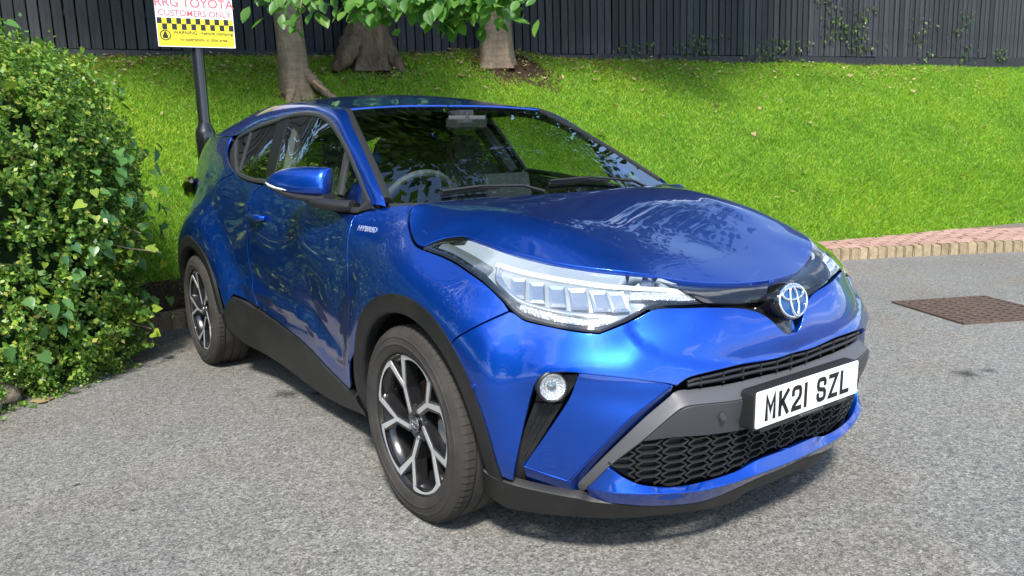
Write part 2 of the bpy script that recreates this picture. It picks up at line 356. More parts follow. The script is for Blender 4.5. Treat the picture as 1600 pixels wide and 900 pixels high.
_f_side = Spline2([(s, p[2]) for (s, d), p in zip(_sd, SIDE)] + [(-s, p[2]) for (s, d), p in zip(_sd, SIDE) if 0 < s < .5],
                  [d for s, d in _sd] + [d for s, d in _sd if 0 < s < .5], 2.5e-4)
def flare(x, z):
    out = 0
    for xc, h, k in ((0.0, .047, 1.0), (-2.64, .062, 1.06)):
        r = np.hypot(x - xc, z - .333)
        rr = r / k
        f = 1 - sstep(.45, .74, rr)
        f = np.maximum(f, 0)
        lo = sstep(.05, .40, z)
        out = out + h * f * lo
    return out
def side(uv, off=0.0):
    """(s, z) -> xyz with w = +y; negative s is the other side of the nose"""
    uv = np.atleast_2d(uv); s, z = uv[:, 0], uv[:, 1]
    x, w, nx, nw = ref(s)
    d = _f_side(np.c_[np.abs(s), z])
    px = x + nx * d
    zc = np.interp(px, [-2.2, -1.70, -1.14, -.73, -.5], [.57, .548, .504, .416, .38])
    win = sstep(-2.15, -1.8, px) * (1 - sstep(-.75, -.5, px))
    d = d - win * (.30 * np.clip(zc - z, 0, .06) + .016 * np.exp(-((z - zc - .06) / .07) ** 2) * (z > zc) + .0075 * (z <= zc))
    sa = np.abs(s)
    zl = np.interp(sa, [.25, .5, .6, .7, .8, .9], [.832, .826, .832, .858, .89, .925])              # the lamp lens bulges
    d = d + .020 * sstep(.22, .36, sa) * (1 - sstep(.70, .92, sa)) * np.exp(-((z - zl) / .048) ** 2)
    zr = np.interp(sa, [.31, .39, .455, .50, .545, .60], [.585, .606, .619, .624, .619, .60])           # brow over the fog lamp
    d = d + .016 * sstep(.30, .40, sa) * (1 - sstep(.54, .66, sa)) * np.exp(-((z - zr) / .055) ** 2)
    zf = np.interp(sa, [0, .16, .253, .303, .338, .373, .396, .42], [.58, .589, .611, .632, .651, .687, .729, .79])   # sunk facet either side of the emblem
    d = d - .009 * sstep(-.01, .040, z - zf) * (1 - sstep(.38, .41, sa)) * (z < .84)
    d = d + flare(px, z) * (1 - sstep(.40, .62, px)) + off
    return np.c_[x + nx * d, w + nw * d, z]

# greenhouse side: w over (x, z)
_G = [(-.30, .765, 1.03), (-.55, .785, 1.02), (-1.0, .785, 1.05), (-1.6, .785, 1.09), (-2.1, .78, 1.14), (-2.4, .765, 1.17),
      (-.62, .728, 1.14), (-.80, .69, 1.25), (-1.0, .64, 1.36), (-1.15, .612, 1.42), (-1.45, .600, 1.45), (-1.8, .600, 1.45),
      (-2.1, .620, 1.41), (-2.4, .645, 1.36), (-2.75, .655, 1.31), (-1.2, .715, 1.24), (-1.8, .715, 1.26), (-2.3, .70, 1.27)]
_f_g = Spline2([(p[0], p[2]) for p in _G], [p[1] for p in _G], 1e-4)
def green(uv, off=0.0):
    uv = np.atleast_2d(uv); w = _f_g(uv) + off
    return np.c_[uv[:, 0], w, uv[:, 1]]

def top_fit(pts, lam=1e-5):
    q = [(p[0], p[1], p[2]) for p in pts] + [(p[0], -p[1], p[2]) for p in pts if p[1] > 1e-6]
    f = Spline2([(a, b) for a, b, c in q], [c for a, b, c in q], lam)
    def surf(uv, off=0.0):
        uv = np.atleast_2d(uv); return np.c_[uv, f(uv) + off]
    return surf
_R = [(-1.094, 0, 1.462), (-1.4, 0, 1.525), (-1.8, 0, 1.553), (-2.2, 0, 1.548), (-2.6, 0, 1.507), (-3.0, 0, 1.437), (-3.3, 0, 1.375),
      (-1.08, .30, 1.457), (-1.4, .30, 1.515), (-1.8, .3, 1.543), (-2.2, .3, 1.537), (-2.6, .3, 1.495), (-3.0, .3, 1.424), (-3.3, .3, 1.36),
      (-1.064, .547, 1.442), (-1.4, .548, 1.484), (-1.8, .55, 1.508), (-2.2, .55, 1.498), (-2.6, .54, 1.452), (-3.0, .52, 1.38)]
roof = top_fit(_R)
_W = [(-.20, 0, 1.045), (-.225, .35, 1.048), (-.329, .714, 1.056), (-.63, 0, 1.28), (-.64, .35, 1.272), (-.70, .64, 1.262),
      (-1.094, 0, 1.461), (-1.08, .30, 1.456), (-1.064, .547, 1.442)]
screen = top_fit(_W)

# a point at pixel (u, v) of the photograph, d metres in front of the camera: used to measure where things stand
def pix(u, v, d): return CAM_C + d * (f_ + (u - 800) / CAM_F * r_ - (v - 450) / CAM_F * u_)
# ------------------------------------------------------------------ ground, kerb, bank
def crv(pts):
    p = np.array(pts, float)
    return lambda y: np.interp(y, p[:, 1], p[:, 0])
def cr_curve(pts, k=24):
    P = np.array(pts, float); out = []
    for i in range(len(P) - 1):
        a = P[max(i - 1, 0)]; b = P[i]; c = P[i + 1]; d = P[min(i + 2, len(P) - 1)]
        for t in np.arange(k) / k: out.append(b + .5 * t * ((c - a) + t * (2 * a - 5 * b + 4 * c - d + t * (3 * (b - c) + d - a))))
    return np.array(out + [P[-1]])
def along(curve, step):
    d = np.r_[0, np.cumsum(np.hypot(*np.diff(curve[:, :2], axis=0).T))]; n = int(d[-1] / step); t = (np.arange(n) + .5) * step
    p = np.c_[np.interp(t, d, curve[:, 0]), np.interp(t, d, curve[:, 1])]; q = np.c_[np.interp(t + .02, d, curve[:, 0]), np.interp(t + .02, d, curve[:, 1])]
    a = np.arctan2(q[:, 1] - p[:, 1], q[:, 0] - p[:, 0]); return p, a
KERB = cr_curve([(-1.2, -3.1), (-2.25, -2.12), (-3.05, -1.62), (-3.60, -1.42), (-3.82, -1.22), (-3.85, -1.0), (-3.80, -.7), (-3.74, .5), (-3.50, 2.0), (-2.98, 3.8), (-2.19, 5.43), (-1.24, 7.10), (0.0, 9.0), (1.6, 11.2), (3.4, 13.4), (5.8, 16.0), (8.6, 18.6), (12, 21.5), (16, 24.5)])
KERB_IN = cr_curve([(-3.98, -.98), (-3.99, -.7), (-3.95, .5), (-3.76, 2.0), (-3.33, 3.9), (-2.66, 5.96), (-2.33, 7.27), (-1.95, 9.0), (-1.0, 11.2), (.4, 13.4), (2.6, 16.2), (5.6, 19.2), (9.2, 22.4), (13, 25.4)])
FENCE_A = Vector((-8.62, -2.2, 0)); FENCE_B = FENCE_A + Vector((4.32, 19.3, 0)) * 1.42
def fence_x(y): return FENCE_A.x + (y - FENCE_A.y) * (FENCE_B.x - FENCE_A.x) / (FENCE_B.y - FENCE_A.y)
def kerb_x(y): return np.interp(y, KERB_IN[:, 1], KERB_IN[:, 0], left=-3.98)
BUMPS = [(-6.62, 4.38, .14, 1.0), (-6.68, 1.42, .03, .40), (-7.15, 2.65, .08, .7)]
def bank_z(x, y):
    x = np.asarray(x, float); y = np.asarray(y, float)
    k = kerb_x(y); f = fence_x(y); t = (k - x) / (k - f)
    tc = np.clip(t, 0, 1.02); z = .10 + 2.36 * (tc * .92 + .08 * np.sin(np.pi * tc) + .08 * tc ** 2)
    z = np.where(t < 0, .10, z) + .03 * np.sin(x * 1.7 + y * .9) * np.sin(y * 1.1 - x) * np.clip(t * 4, 0, 1)
    for bx, by, h, r in BUMPS: z = z + h * np.exp(-((x - bx) ** 2 + (y - by) ** 2) / (2 * r * r) * 2)
    return z
g = mesh('asphalt', [(-30, -60, 0), (90, -60, 0), (90, 70, 0), (-30, 70, 0)], [(0, 1, 2, 3)], False)
tag(link('asphalt', g, None, 'asphalt'), 'grey speckled asphalt of the car park', 'asphalt', kind='structure')
ys = np.linspace(-12, 27, 191); rows = []
for y in ys:
    k = float(kerb_x(y)) + .02; f = float(fence_x(y)) - 14; k = max(k, -40)
    rows.append([(x, y, float(bank_z(x, y))) for x in np.r_[np.linspace(k, fence_x(y) - .3, 44), np.linspace(fence_x(y) - 1.2, f, 6)]])
mb = MB(); a, b = len(rows), len(rows[0]); mb.add([p for r in rows for p in r], [(i * b + j, i * b + j + 1, (i + 1) * b + j + 1, (i + 1) * b + j) for i in range(a - 1) for j in range(b - 1)])
lawn = mb.build('lawn', 'lawn_soil', None, True); tag(lawn, 'sloping grass bank rising from the kerb to the dark fence', 'lawn', kind='structure')

# kerb blocks and the red paver strip behind them
kerb = thing('kerb', 'kerb of tan blocks round the car park with a red brick strip behind', 'kerb', kind='structure')
def block_mesh(name, sx_, sy_, sz_, bv=.006):
    mb = MB().box((0, 0, 0), (sx_, sy_, sz_)); o = mb.build(name, None, None, bevel=bv); me = o.data; bpy.data.objects.remove(o); return me
bm_k = block_mesh('kerb_block', .095, .10, .18, .010); bm_o = bm_k.copy(); bm_k.materials.append(MATS['kerb_stone']); bm_o.materials.append(MATS['kerb_stone_old'])
p, a = along(KERB, .1)
for (x, y), t in zip(p, a):
    old = y < 1.5
    o = link('kerb_block', bm_o if old else bm_k, kerb); nx, ny = -math.sin(t), math.cos(t)
    o.location = (x + nx * .05 + random.uniform(-.003, .003), y + ny * .05, .025 + random.uniform(-.004, .004)); o.rotation_euler = (random.uniform(-.02, .02), random.uniform(-.02, .02), t)
bm_b = block_mesh('red_brick', .20, .10, .06, .005); bm_r = bm_b.copy(); bm_b.materials.append(MATS['red_brick']); bm_r.materials.append(MATS['kerb_stone_old'])
cnt = 0
for row in range(16):
    off = .105 + .108 * row + .05
    p, a = along(KERB, .208)
    for i, ((x, y), t) in enumerate(zip(p, a)):
        x2, y2 = x - math.sin(t) * off + math.cos(t) * (.1 if row % 2 else 0), y + math.cos(t) * off + math.sin(t) * (.1 if row % 2 else 0)
        if y2 < -1.15 or y2 > 11 or (1.0 < y2 < 4.2): continue
        if y2 < 1 and row > 0: continue
        if x2 < kerb_x(y2) - .02 or cnt > 290: continue
        o = link('brick', bm_r if y2 < 1 else bm_b, kerb); o.location = (x2, y2, .092 + random.uniform(-.003, .003)); o.rotation_euler = (random.uniform(-.015, .015), random.uniform(-.015, .015), t); cnt += 1
bd = [(c[0] - .09, c[1]) for c in KERB[96:]]; bi = [(float(kerb_x(y)) - .12, y) for x, y in bd]
bd = [(float(x), float(y)) for x, y in KERB]
nn = len(KERB); tg_ = np.gradient(KERB, axis=0); tg_ /= np.linalg.norm(tg_, axis=1)[:, None]
o0 = KERB + np.c_[-tg_[:, 1], tg_[:, 0]] * .09
sel = [i for i in range(nn) if -1.0 < KERB[i, 1]]
v = [(o0[i, 0], o0[i, 1], .112) for i in sel] + [(min(float(kerb_x(o0[i, 1])) - .15, o0[i, 0] - .05), o0[i, 1], .112) for i in sel]; k = len(sel)
mb = MB(); mb.add(v, [(i, i + 1, k + i + 1, k + i) for i in range(k - 1)]); mb.build('joint_bed', 'joint_sand', kerb)
# planting bed under the hedge
sel = [i for i in range(nn) if KERB[i, 1] < -.9]
v = [(o0[i, 0], o0[i, 1], .10) for i in sel] + [(-4.6, -.9, .14), (-6.2, -1.2, .2), (-7, -6, .2), (-2, -7, .1)]
mb = MB(); mb.add(v, [tuple(range(len(v)))]); k0 = len(mb.v)
for y in np.linspace(-1.7, .35, 9):
    for x in np.linspace(-4.26, -3.92, 6): mb.v.append((float(x), float(y), float(bank_z(x, y)) + .028 - .03 * (abs(y + .6) > 1.0)))
mb.f += [(k0 + i * 6 + j, k0 + i * 6 + j + 1, k0 + i * 6 + 7 + j, k0 + i * 6 + 6 + j) for i in range(8) for j in range(5)]
bed = mb.build('planting_bed', 'soil'); tag(bed, 'bare soil of the planting bed under the hedge', 'soil', kind='structure')
mb = MB()
for _ in range(420):
    x, y = random.uniform(-4.35, -3.95), random.uniform(-1.35, .2); s = random.uniform(.008, .022)
    mb.box((x, y, .12 + s * .3 + max(0, -3.98 - x) * .5), (s * 1.5, s, s * .6), Euler((random.uniform(-.5, .5), random.uniform(-.5, .5), random.uniform(0, 3))).to_matrix())
tag(mb.build('bark_mulch', 'soil'), 'brown bark mulch along the inside of the kerb', 'mulch', kind='stuff')
st = MB()
for t in range(14):
    pass
for i, (x, y, r) in enumerate(((-2.36, -2.03, .085), (-2.52, -1.92, .075))):
    bm = bmesh.new(); bmesh.ops.create_icosphere(bm, subdivisions=2, radius=r)
    for q in bm.verts: q.co *= 1 + .18 * math.sin(q.co.x * 40 + i) * math.cos(q.co.y * 33 + q.co.z * 21); q.co.z *= .75
    me = bpy.data.meshes.new('edging_stone'); bm.to_mesh(me); bm.free(); o = link('edging_stone', me, None, 'bed_stone'); o.location = (x, y, .05)
    tag(o, ('rounded brown stone at the foot of the hedge, nearest the camera', 'smaller brown stone behind the rounded one at the hedge foot')[i], 'stone')

# ------------------------------------------------------------------ fence: every board its own object
fence = thing('fence', 'tall dark grey board fence along the top of the grass bank', 'fence')
fd = (FENCE_B - FENCE_A).normalized(); ang = math.atan2(fd.y, fd.x); L = (FENCE_B - FENCE_A).length; FH = 2.3
bms = []
for q in range(4):
    w_ = (.106, .103, .108, .100)[q]; mb = MB(); mb.box((0, 0, FH / 2), (w_, .020, FH)); o = mb.build('board', 'fence_wood', None, bevel=.003); bms.append(o.data); bpy.data.objects.remove(o)
PITCH = .1215; k = int(L / PITCH); nf = Vector((-fd.y, fd.x, 0)); nf = nf if nf.x > 0 else -nf
gr_z = lambda d: float(bank_z((FENCE_A + fd * d).x + .15, (FENCE_A + fd * d).y))
bz = np.array([2.36 + .14 * 1.42 * t for t in np.linspace(0, 1, k)])
for i in range(k):
    d = (i + .5) * PITCH; p = FENCE_A + fd * d
    o = link('board', bms[random.randrange(4)], fence); o.location = p + Vector((0, 0, bz[i] + .145 + random.uniform(-.004, .004))) + nf * random.uniform(-.004, .004)
    o.rotation_euler = (0, random.gauss(0, .0035), ang + random.gauss(0, .02))
nb = 10
for i in range(nb):
    a_, b_ = L * i / nb, L * (i + 1) / nb; mid = FENCE_A + fd * ((a_ + b_) / 2); z = 2.36 + .14 * 1.42 * (i + .5) / nb
    mb = MB(); mb.box((0, 0, 0), (b_ - a_ - .006, .028, .18)); o = mb.build('gravel_board', 'fence_wood', fence, bevel=.003); o.location = mid + nf * .004 + Vector((0, 0, z + .05)); o.rotation_euler = (0, 0, ang)
    for zz in (.45, 1.2, 2.0):
        mb = MB(); mb.box((0, 0, 0), (b_ - a_ - .006, .04, .07)); o = mb.build('rail', 'fence_wood', fence); o.location = mid - nf * .045 + Vector((0, 0, z + .1 + zz)); o.rotation_euler = (0, 0, ang)
    mb = MB(); mb.box((0, 0, 1.2), (.09, .09, 2.6)); o = mb.build('post', 'fence_wood', fence); o.location = FENCE_A + fd * a_ - nf * .12 + Vector((0, 0, 2.2)); o.rotation_euler = (0, 0, ang)

# unseen dark backing added behind the fence, so its board gaps stay dark
rn = np.random.default_rng(77); n_ = 9000; dd_ = rn.uniform(0, L, n_); hh_ = rn.uniform(0, 2.7, n_); th_ = rn.uniform(.35, 1.1, n_)
mb = MB(); cols = np.linspace(0, L, 60); rows = []
for d in cols:
    p = FENCE_A + fd * float(d); rows.append([tuple(p - nf * (.55 + .12 * math.sin(d * 2.3) + .1 * math.sin(d * 5.1 + q)) + Vector((0, 0, 2.2 + q))) for q in (0, .8, 1.6, 2.3, 2.75)] + [tuple(p - nf * 1.3 + Vector((0, 0, 4.9))), tuple(p - nf * 2.0 + Vector((0, 0, 2.2)))])
bs = grid_obj('fence_gap_backing', rows, 'hedge_core', None); tag(bs, 'unseen dark backing added behind the board fence to darken its gaps', 'backing', kind='stuff')

# ------------------------------------------------------------------ drain cover
e1 = Vector((.653, -.340, 0)).normalized(); e2 = Vector((.294, .721, 0)); e2 = (e2 - e1 * e2.dot(e1)).normalized()
dc = thing('drain_cover', 'square rusty iron drain cover set flush in the asphalt', 'drain cover', (-.27, 3.83, 0)); DM = Matrix(((e1.x, e2.x, 0), (e1.y, e2.y, 0), (0, 0, 1)))
mb = MB(); W_ = .375
for s in (-1, 1):
    mb.box(DM @ Vector((s * W_, 0, .002)), (.025, 2 * W_ + .025, .022), DM); mb.box(DM @ Vector((0, s * W_, .0015)), (2 * W_ - .025, .025, .022), DM)
mb.build('frame', 'rusty_iron', dc)
mb = MB()
for i in range(13): mb.box(DM @ Vector((-W_ + .0625 * i, 0, .004)), (.030, 2 * W_ - .03, .014), DM)
for j in range(10): mb.box(DM @ Vector((0, -W_ + .0833 * j, .0035)), (2 * W_ - .03, .036, .014), DM)
mb.build('grid', 'rusty_iron', dc)
mb = MB(); mb.add([DM @ Vector((a * (W_ - .005), b * (W_ - .005), .0045 - .001)) for a, b in ((-1, -1), (1, -1), (1, 1), (-1, 1))], [(0, 1, 2, 3)]); mb.build('pit_shade', 'shade_black', dc)  # flat black sheet under the bars, the shade of the depth is its colour

# ------------------------------------------------------------------ leaves as geometry
def leaf_template(kind):
    """flat leaf outlines with a folded midrib, unit length along +y"""
    if kind == 'blade': return [(-.5, 0, 0), (.5, 0, 0), (.28, .55, .06), (-.28, .55, .06), (0, 1, .22)], [(0, 1, 2, 3), (3, 2, 4)]
    if kind == 'oval':
        o = [(0, 0, 0), (.26, .28, .05), (.30, .55, .05), (.17, .82, .02), (0, 1, -.05), (-.17, .82, .02), (-.30, .55, .05), (-.26, .28, .05), (0, .5, -.03)]
        return o, [(0, 1, 8), (1, 2, 8), (2, 3, 8), (3, 4, 8), (4, 5, 8), (5, 6, 8), (6, 7, 8), (7, 0, 8)]
    if kind == 'ivy':
        o = [(0, .02, 0), (.30, -.10, .05), (.46, .12, .07), (.40, .38, .05), (.24, .62, .03), (0, 1, -.06), (-.24, .62, .03), (-.40, .38, .05), (-.46, .12, .07), (-.30, -.10, .05), (0, .42, -.03)]
        return o, [(i, i + 1, 10) for i in range(9)] + [(9, 0, 10)]
    o = [(0, 0, 0), (.30, .38, .07), (0, .92, -.02), (-.30, .38, .07)]
    return o, [(0, 1, 2, 3)]
def rot_frames(nrm, tan):
    n = nrm / (np.linalg.norm(nrm, axis=1)[:, None] + 1e-9); t = tan - (tan * n).sum(1)[:, None] * n; t /= np.linalg.norm(t, axis=1)[:, None] + 1e-9
    return np.cross(t, n), t, n
def leaf_cloud(name, pos, nrm, tan, size, m, parent=None):
    """one mesh of many diamond leaves"""
    T_, _ = leaf_template('quad'); T_ = np.array(T_); x, y, z = rot_frames(nrm, tan)
    V = pos[:, None] + size[:, None, None] * (T_[None, :, 0, None] * x[:, None] + T_[None, :, 1, None] * y[:, None] + T_[None, :, 2, None] * z[:, None])
    F = np.arange(len(pos) * 4).reshape(-1, 4); return link(name, tri_mesh(name, V.reshape(-1, 3), F, False, 4), parent, m)
def leaf_mesh(kind, m):
    v, f = leaf_template(kind); me = mesh(kind + '_leaf', v, f, True); me.materials.append(MATS[m]); return me
def place_leaf(name, me, parent, p, nrm, tan, size):
    x, y, z = (a[0] for a in rot_frames(np.array([nrm], float), np.array([tan], float)))
    o = link(name, me, parent); o.matrix_world = Matrix(((x[0] * size, y[0] * size, z[0] * size, p[0]), (x[1] * size, y[1] * size, z[1] * size, p[1]), (x[2] * size, y[2] * size, z[2] * size, p[2]), (0, 0, 0, 1))); return o
def unit(n):
    v = RNG.normal(size=(n, 3)); return v / np.linalg.norm(v, axis=1)[:, None]

# grass: blades denser towards the camera
cc = np.array(CAM_C)
def grass(n, y0, y1, tmin, tmax, hgt, wid, seed):
    g = np.random.default_rng(seed); y = g.uniform(y0, y1, n); t = g.uniform(tmin, tmax, n); x = kerb_x(y) + (fence_x(y) - kerb_x(y)) * t - .03
    for bx, by, h, r in BUMPS:
        keep = (x - bx) ** 2 + (y - by) ** 2 > (r * (.85 if h > .2 else .5) * g.uniform(.7, 1.4, len(x))) ** 2; x, y, t = x[keep], y[keep], t[keep]
    keep = ~((x > -4.22 + .12 * g.random(len(x))) & (y < .15) & (y > -1.6)); x, y = x[keep], y[keep]
    n = len(x); z = bank_z(x, y) - .005; cl = .5 + .5 * np.sin(x * 2.1 + 1.3 * np.sin(y * 1.7)) * np.sin(y * 2.7 + x)
    h = hgt * (.55 + .6 * g.random(n) + .25 * cl); a = g.uniform(0, 2 * np.pi, n); lean = g.normal(0, .38, (n, 2)); w = wid * (.7 + .6 * g.random(n))
    dx, dy = np.cos(a) * w, np.sin(a) * w; mx_, my_ = x + lean[:, 0] * h * .4, y + lean[:, 1] * h * .4; tx, ty = x + lean[:, 0] * h * 1.15, y + lean[:, 1] * h * 1.15
    V = np.stack([np.c_[x - dx, y - dy, z], np.c_[x + dx, y + dy, z], np.c_[mx_ + dx * .7, my_ + dy * .7, z + h * .6], np.c_[tx, ty, z + h * .98]], 1)
    return V
GV = np.concatenate([grass(190000, -3.2, 4.5, 0, 1.0, .042, .0028, 1), grass(210000, 4.5, 17.5, 0, 1, .046, .0038, 2), grass(60000, 3.5, 10.5, -.01, .25, .045, .0034, 3)])
gr = link('grass', tri_mesh('grass', GV.reshape(-1, 3), np.arange(len(GV) * 4).reshape(-1, 4), False, 4), None, 'grass_blade'); tag(gr, 'short bright green grass covering the bank', 'grass', kind='stuff')

# fallen leaves on the bank
dl_me = [leaf_mesh('oval', 'dead_leaf') for _ in range(1)] + [leaf_mesh('ivy', 'dead_leaf')]
def fallen(x, y, s):
    z = float(bank_z(x, y)) if x < kerb_x(y) else (.126 if False else .006)
    o = place_leaf('fallen_leaf', random.choice(dl_me), None, (x, y, z + (.058 if x < kerb_x(y) else .0)), (random.gauss(0, .35), random.gauss(0, .35), 1), (random.uniform(-1, 1), random.uniform(-1, 1), 0), s)
    return o
for x, y, s, lab in ((-3.62, -1.20, .085, 'orange brown dead leaf on the asphalt by the kerb end'), (-2.42, -1.80, .11, 'curled brown leaf by the stones at the hedge foot'), (-2.62, -1.62, .08, 'tan leaf on the asphalt under the creeping shrub'), (-2.35, -1.95, .07, 'pale yellow leaf beside the rounded stone'), (1.12, -1.62, .05, 'small orange leaf alone on the open asphalt in front of the wheel')):
    tag(fallen(x, y, s), lab, 'leaf')
nl = 0
while nl < 230:
    y = random.uniform(-1.2, 13); t = 1 - abs(random.gauss(0, .16)) if random.random() < .7 else random.uniform(.15, 1); 
    if t < .1 or t > .99 or (y > 8 and random.random() < .6): continue
    x = float(kerb_x(y) + (fence_x(y) - kerb_x(y)) * t); o = fallen(x, y, random.uniform(.05, .11)); nl += 1
    tag(o, 'small pale dead leaf lying in the grass of the bank', 'leaf', 'fallen leaves on the grass bank')

rn = np.random.default_rng(15); n_ = 4600; yy = rn.uniform(-2.5, 13, n_); tt = 1 - np.abs(rn.normal(0, .13, n_)); ok = (tt > .2) & (tt < .99) & ((yy < 7.5) | (rn.random(n_) < .35)); yy, tt = yy[ok], tt[ok]
xx = kerb_x(yy) + (fence_x(yy) - kerb_x(yy)) * tt; n_ = len(xx); P = np.c_[xx, yy, bank_z(xx, yy) + rn.uniform(.03, .06, n_)]
tag(leaf_cloud('leaf_litter', P, rn.normal(size=(n_, 3)) * .4 + [0, 0, 1], rn.normal(size=(n_, 3)) * [1, 1, .1], rn.uniform(.03, .07, n_), 'dead_leaf'), 'fine pale leaf litter thickest along the fence foot', 'leaf litter', kind='stuff')

# ------------------------------------------------------------------ trees on the bank
def trunk_mesh(x, y, z0, r0, r1, h, lean, seed, flare=1.7, lobes=5):
    g = random.Random(seed); k = 20; rows = []
    ph = [g.uniform(0, 6) for _ in range(6)]
    for q in np.linspace(0, 1, 22) ** 1.6:
        z = q * h; fl = 1 + (flare - 1) * math.exp(-z / .16); r = (r0 + (r1 - r0) * q) * fl; row = []
        for j in range(k):
            a = 2 * math.pi * j / k; lob = 1 + (.22 * math.exp(-z / .28)) * math.cos(lobes * a + ph[0]) + .035 * math.sin(3 * a + ph[1] + z * 1.2) + .02 * math.sin(7 * a + ph[2] - z * 2)
            row.append((x + lean[0] * q * h + r * lob * math.cos(a), y + lean[1] * q * h + r * lob * math.sin(a), z0 - .12 + z))
        rows.append(row + [row[0]])
    return rows
CROWN_N = 24000
def tree(label, x, y, r0, r1, h, crown_c, crown_r, seed, m_='bark', lean=(0, 0), flare=1.7, lobes=5):
    z0 = float(bank_z(x, y)); t = thing('tree', label, 'tree', (x, y, z0)); inv = Vector((x, y, z0))
    tr = grid_obj('trunk', trunk_mesh(0, 0, 0, r0, r1, h, lean, seed, flare, lobes), m_, t)
    g = random.Random(seed); top = Vector((lean[0] * h, lean[1] * h, h - .2)); br = MB(); tips = []
    for i in range(9):
        d = Vector((g.uniform(-1, 1), g.uniform(-1, 1), g.uniform(.0, .9))); e = Vector(crown_c) - inv + Vector((d.x * crown_r[0], d.y * crown_r[1], d.z * crown_r[2])) * .75
        mid = top.lerp(e, .5) + Vector((g.uniform(-.3, .3), g.uniform(-.3, .3), .35)); br.tube([top - Vector((0, 0, .5)), top.lerp(mid, .5), mid, e], [r1 * .55, r1 * .4, r1 * .25, .02], 7); tips.append(e)
    br.build('limb', m_, t, True)
    rn = np.random.default_rng(seed); nc = 70; cen = rn.normal(size=(nc, 3)); cen /= np.linalg.norm(cen, axis=1)[:, None]; cen *= rn.uniform(.35, 1, (nc, 1)) ** .6; cen = cen * np.array(crown_r) + (np.array(crown_c) - np.array(inv))
    ci = rn.integers(0, nc, CROWN_N); off = rn.normal(size=(CROWN_N, 3)) * .42; pos = cen[ci] + off
    u = rn.normal(size=(CROWN_N, 3)); u[:, 2] = np.abs(u[:, 2]) + .5; tn = rn.normal(size=(CROWN_N, 3)); tn[:, 2] -= .6
    cl = leaf_cloud('crown', pos, u, tn, rn.uniform(.14, .24, CROWN_N), 'crown_leaf', t); tag(cl, kind='stuff'); return t
t1 = tree('slim smooth barked tree with a torn root flare, behind the car roof', -6.68, 1.40, .160, .150, 2.6, (-6.1, 1.0, 7.2), (2.8, 3.5, 2.4), 11, 'bark', (.0, -.045), 1.3, 4)
t2 = tree('ivy clad old tree with a broad rotten base against the fence', -7.18, 2.59, .255, .215, 2.6, (-7.2, 3.0, 7.4), (2.6, 2.6, 2.6), 23, 'bark_mossy', (.0, .03), 1.35, 6)
t3 = tree('thick straight tree standing on a bare soil mound by the fence', -6.70, 4.23, .225, .165, 2.8, (-6.0, 5.0, 7.2), (3.0, 3.2, 2.8), 31, 'bark', (0, 0), 1.35, 5)
# roots, and the torn one of the slim tree
def root(parent, name, pts, rads, m_, flat=.8):
    P = np.array(pts, float); D = cr_curve(P[:, :2], 6); Zz = np.interp(np.linspace(0, len(P) - 1, len(D)), range(len(P)), P[:, 2]); R_ = np.interp(np.linspace(0, len(P) - 1, len(D)), range(len(P)), rads)
    R_ = [float(r) * (1 + .12 * math.sin(i * 2.1)) for i, r in enumerate(R_)]
    mb = MB(); mb.tube([(float(a[0]), float(a[1]), float(z)) for a, z in zip(D, Zz)], R_, 12, flat=flat); return mb.build(name, m_, parent, True, angle=80)
root(t1, 'root', [(.03, .05, .34), (.10, .14, .15), (.17, .26, .0), (.24, .40, -.13), (.28, .50, -.22)], [.06, .095, .075, .055, .02], 'bark', .7)
root(t1, 'torn_root', [(.12, .09, .19), (.16, .16, .10), (.20, .24, .02), (.235, .32, -.05)], [.012, .058, .052, .012], 'heartwood', .5)
root(t1, 'root', [(.06, -.06, .22), (.12, -.10, .06), (.17, -.15, -.07), (.2, -.19, -.16)], [.05, .065, .05, .02], 'bark', .7)
root(t2, 'root', [(.04, -.16, .55), (.10, -.28, .25), (.17, -.42, .03), (.22, -.58, -.14)], [.10, .15, .13, .05], 'bark_mossy', .8)
root(t2, 'root', [(.08, .12, .45), (.16, .20, .15), (.24, .28, -.06), (.3, .36, -.2)], [.10, .12, .10, .04], 'bark_mossy', .8)
mb = MB()
for bx, by, h, r in BUMPS:
    k = 26; R_ = 10; v = []; f = []
    for i in range(R_ + 1):
        for j in range(k):
            a = 2 * math.pi * j / k; q = r * (.95 + .12 * math.sin(a * 3 + bx) + .07 * math.sin(a * 7)) * i / R_ * (.9 if h > .2 else .75); x, y = bx + q * math.cos(a), by + q * math.sin(a); v.append((x, y, float(bank_z(x, y)) + .012 * (1 - i / R_) + .010 * math.sin(x * 31) * math.sin(y * 27) - (.02 if i == R_ else 0)))
    f = [(i * k + j, i * k + (j + 1) % k, (i + 1) * k + (j + 1) % k, (i + 1) * k + j) for i in range(R_) for j in range(k)]; mb.add(v, f)
tag(mb.build('bare_soil', 'soil', None, True), 'bare brown soil and litter round the tree trunks', 'soil', kind='structure')
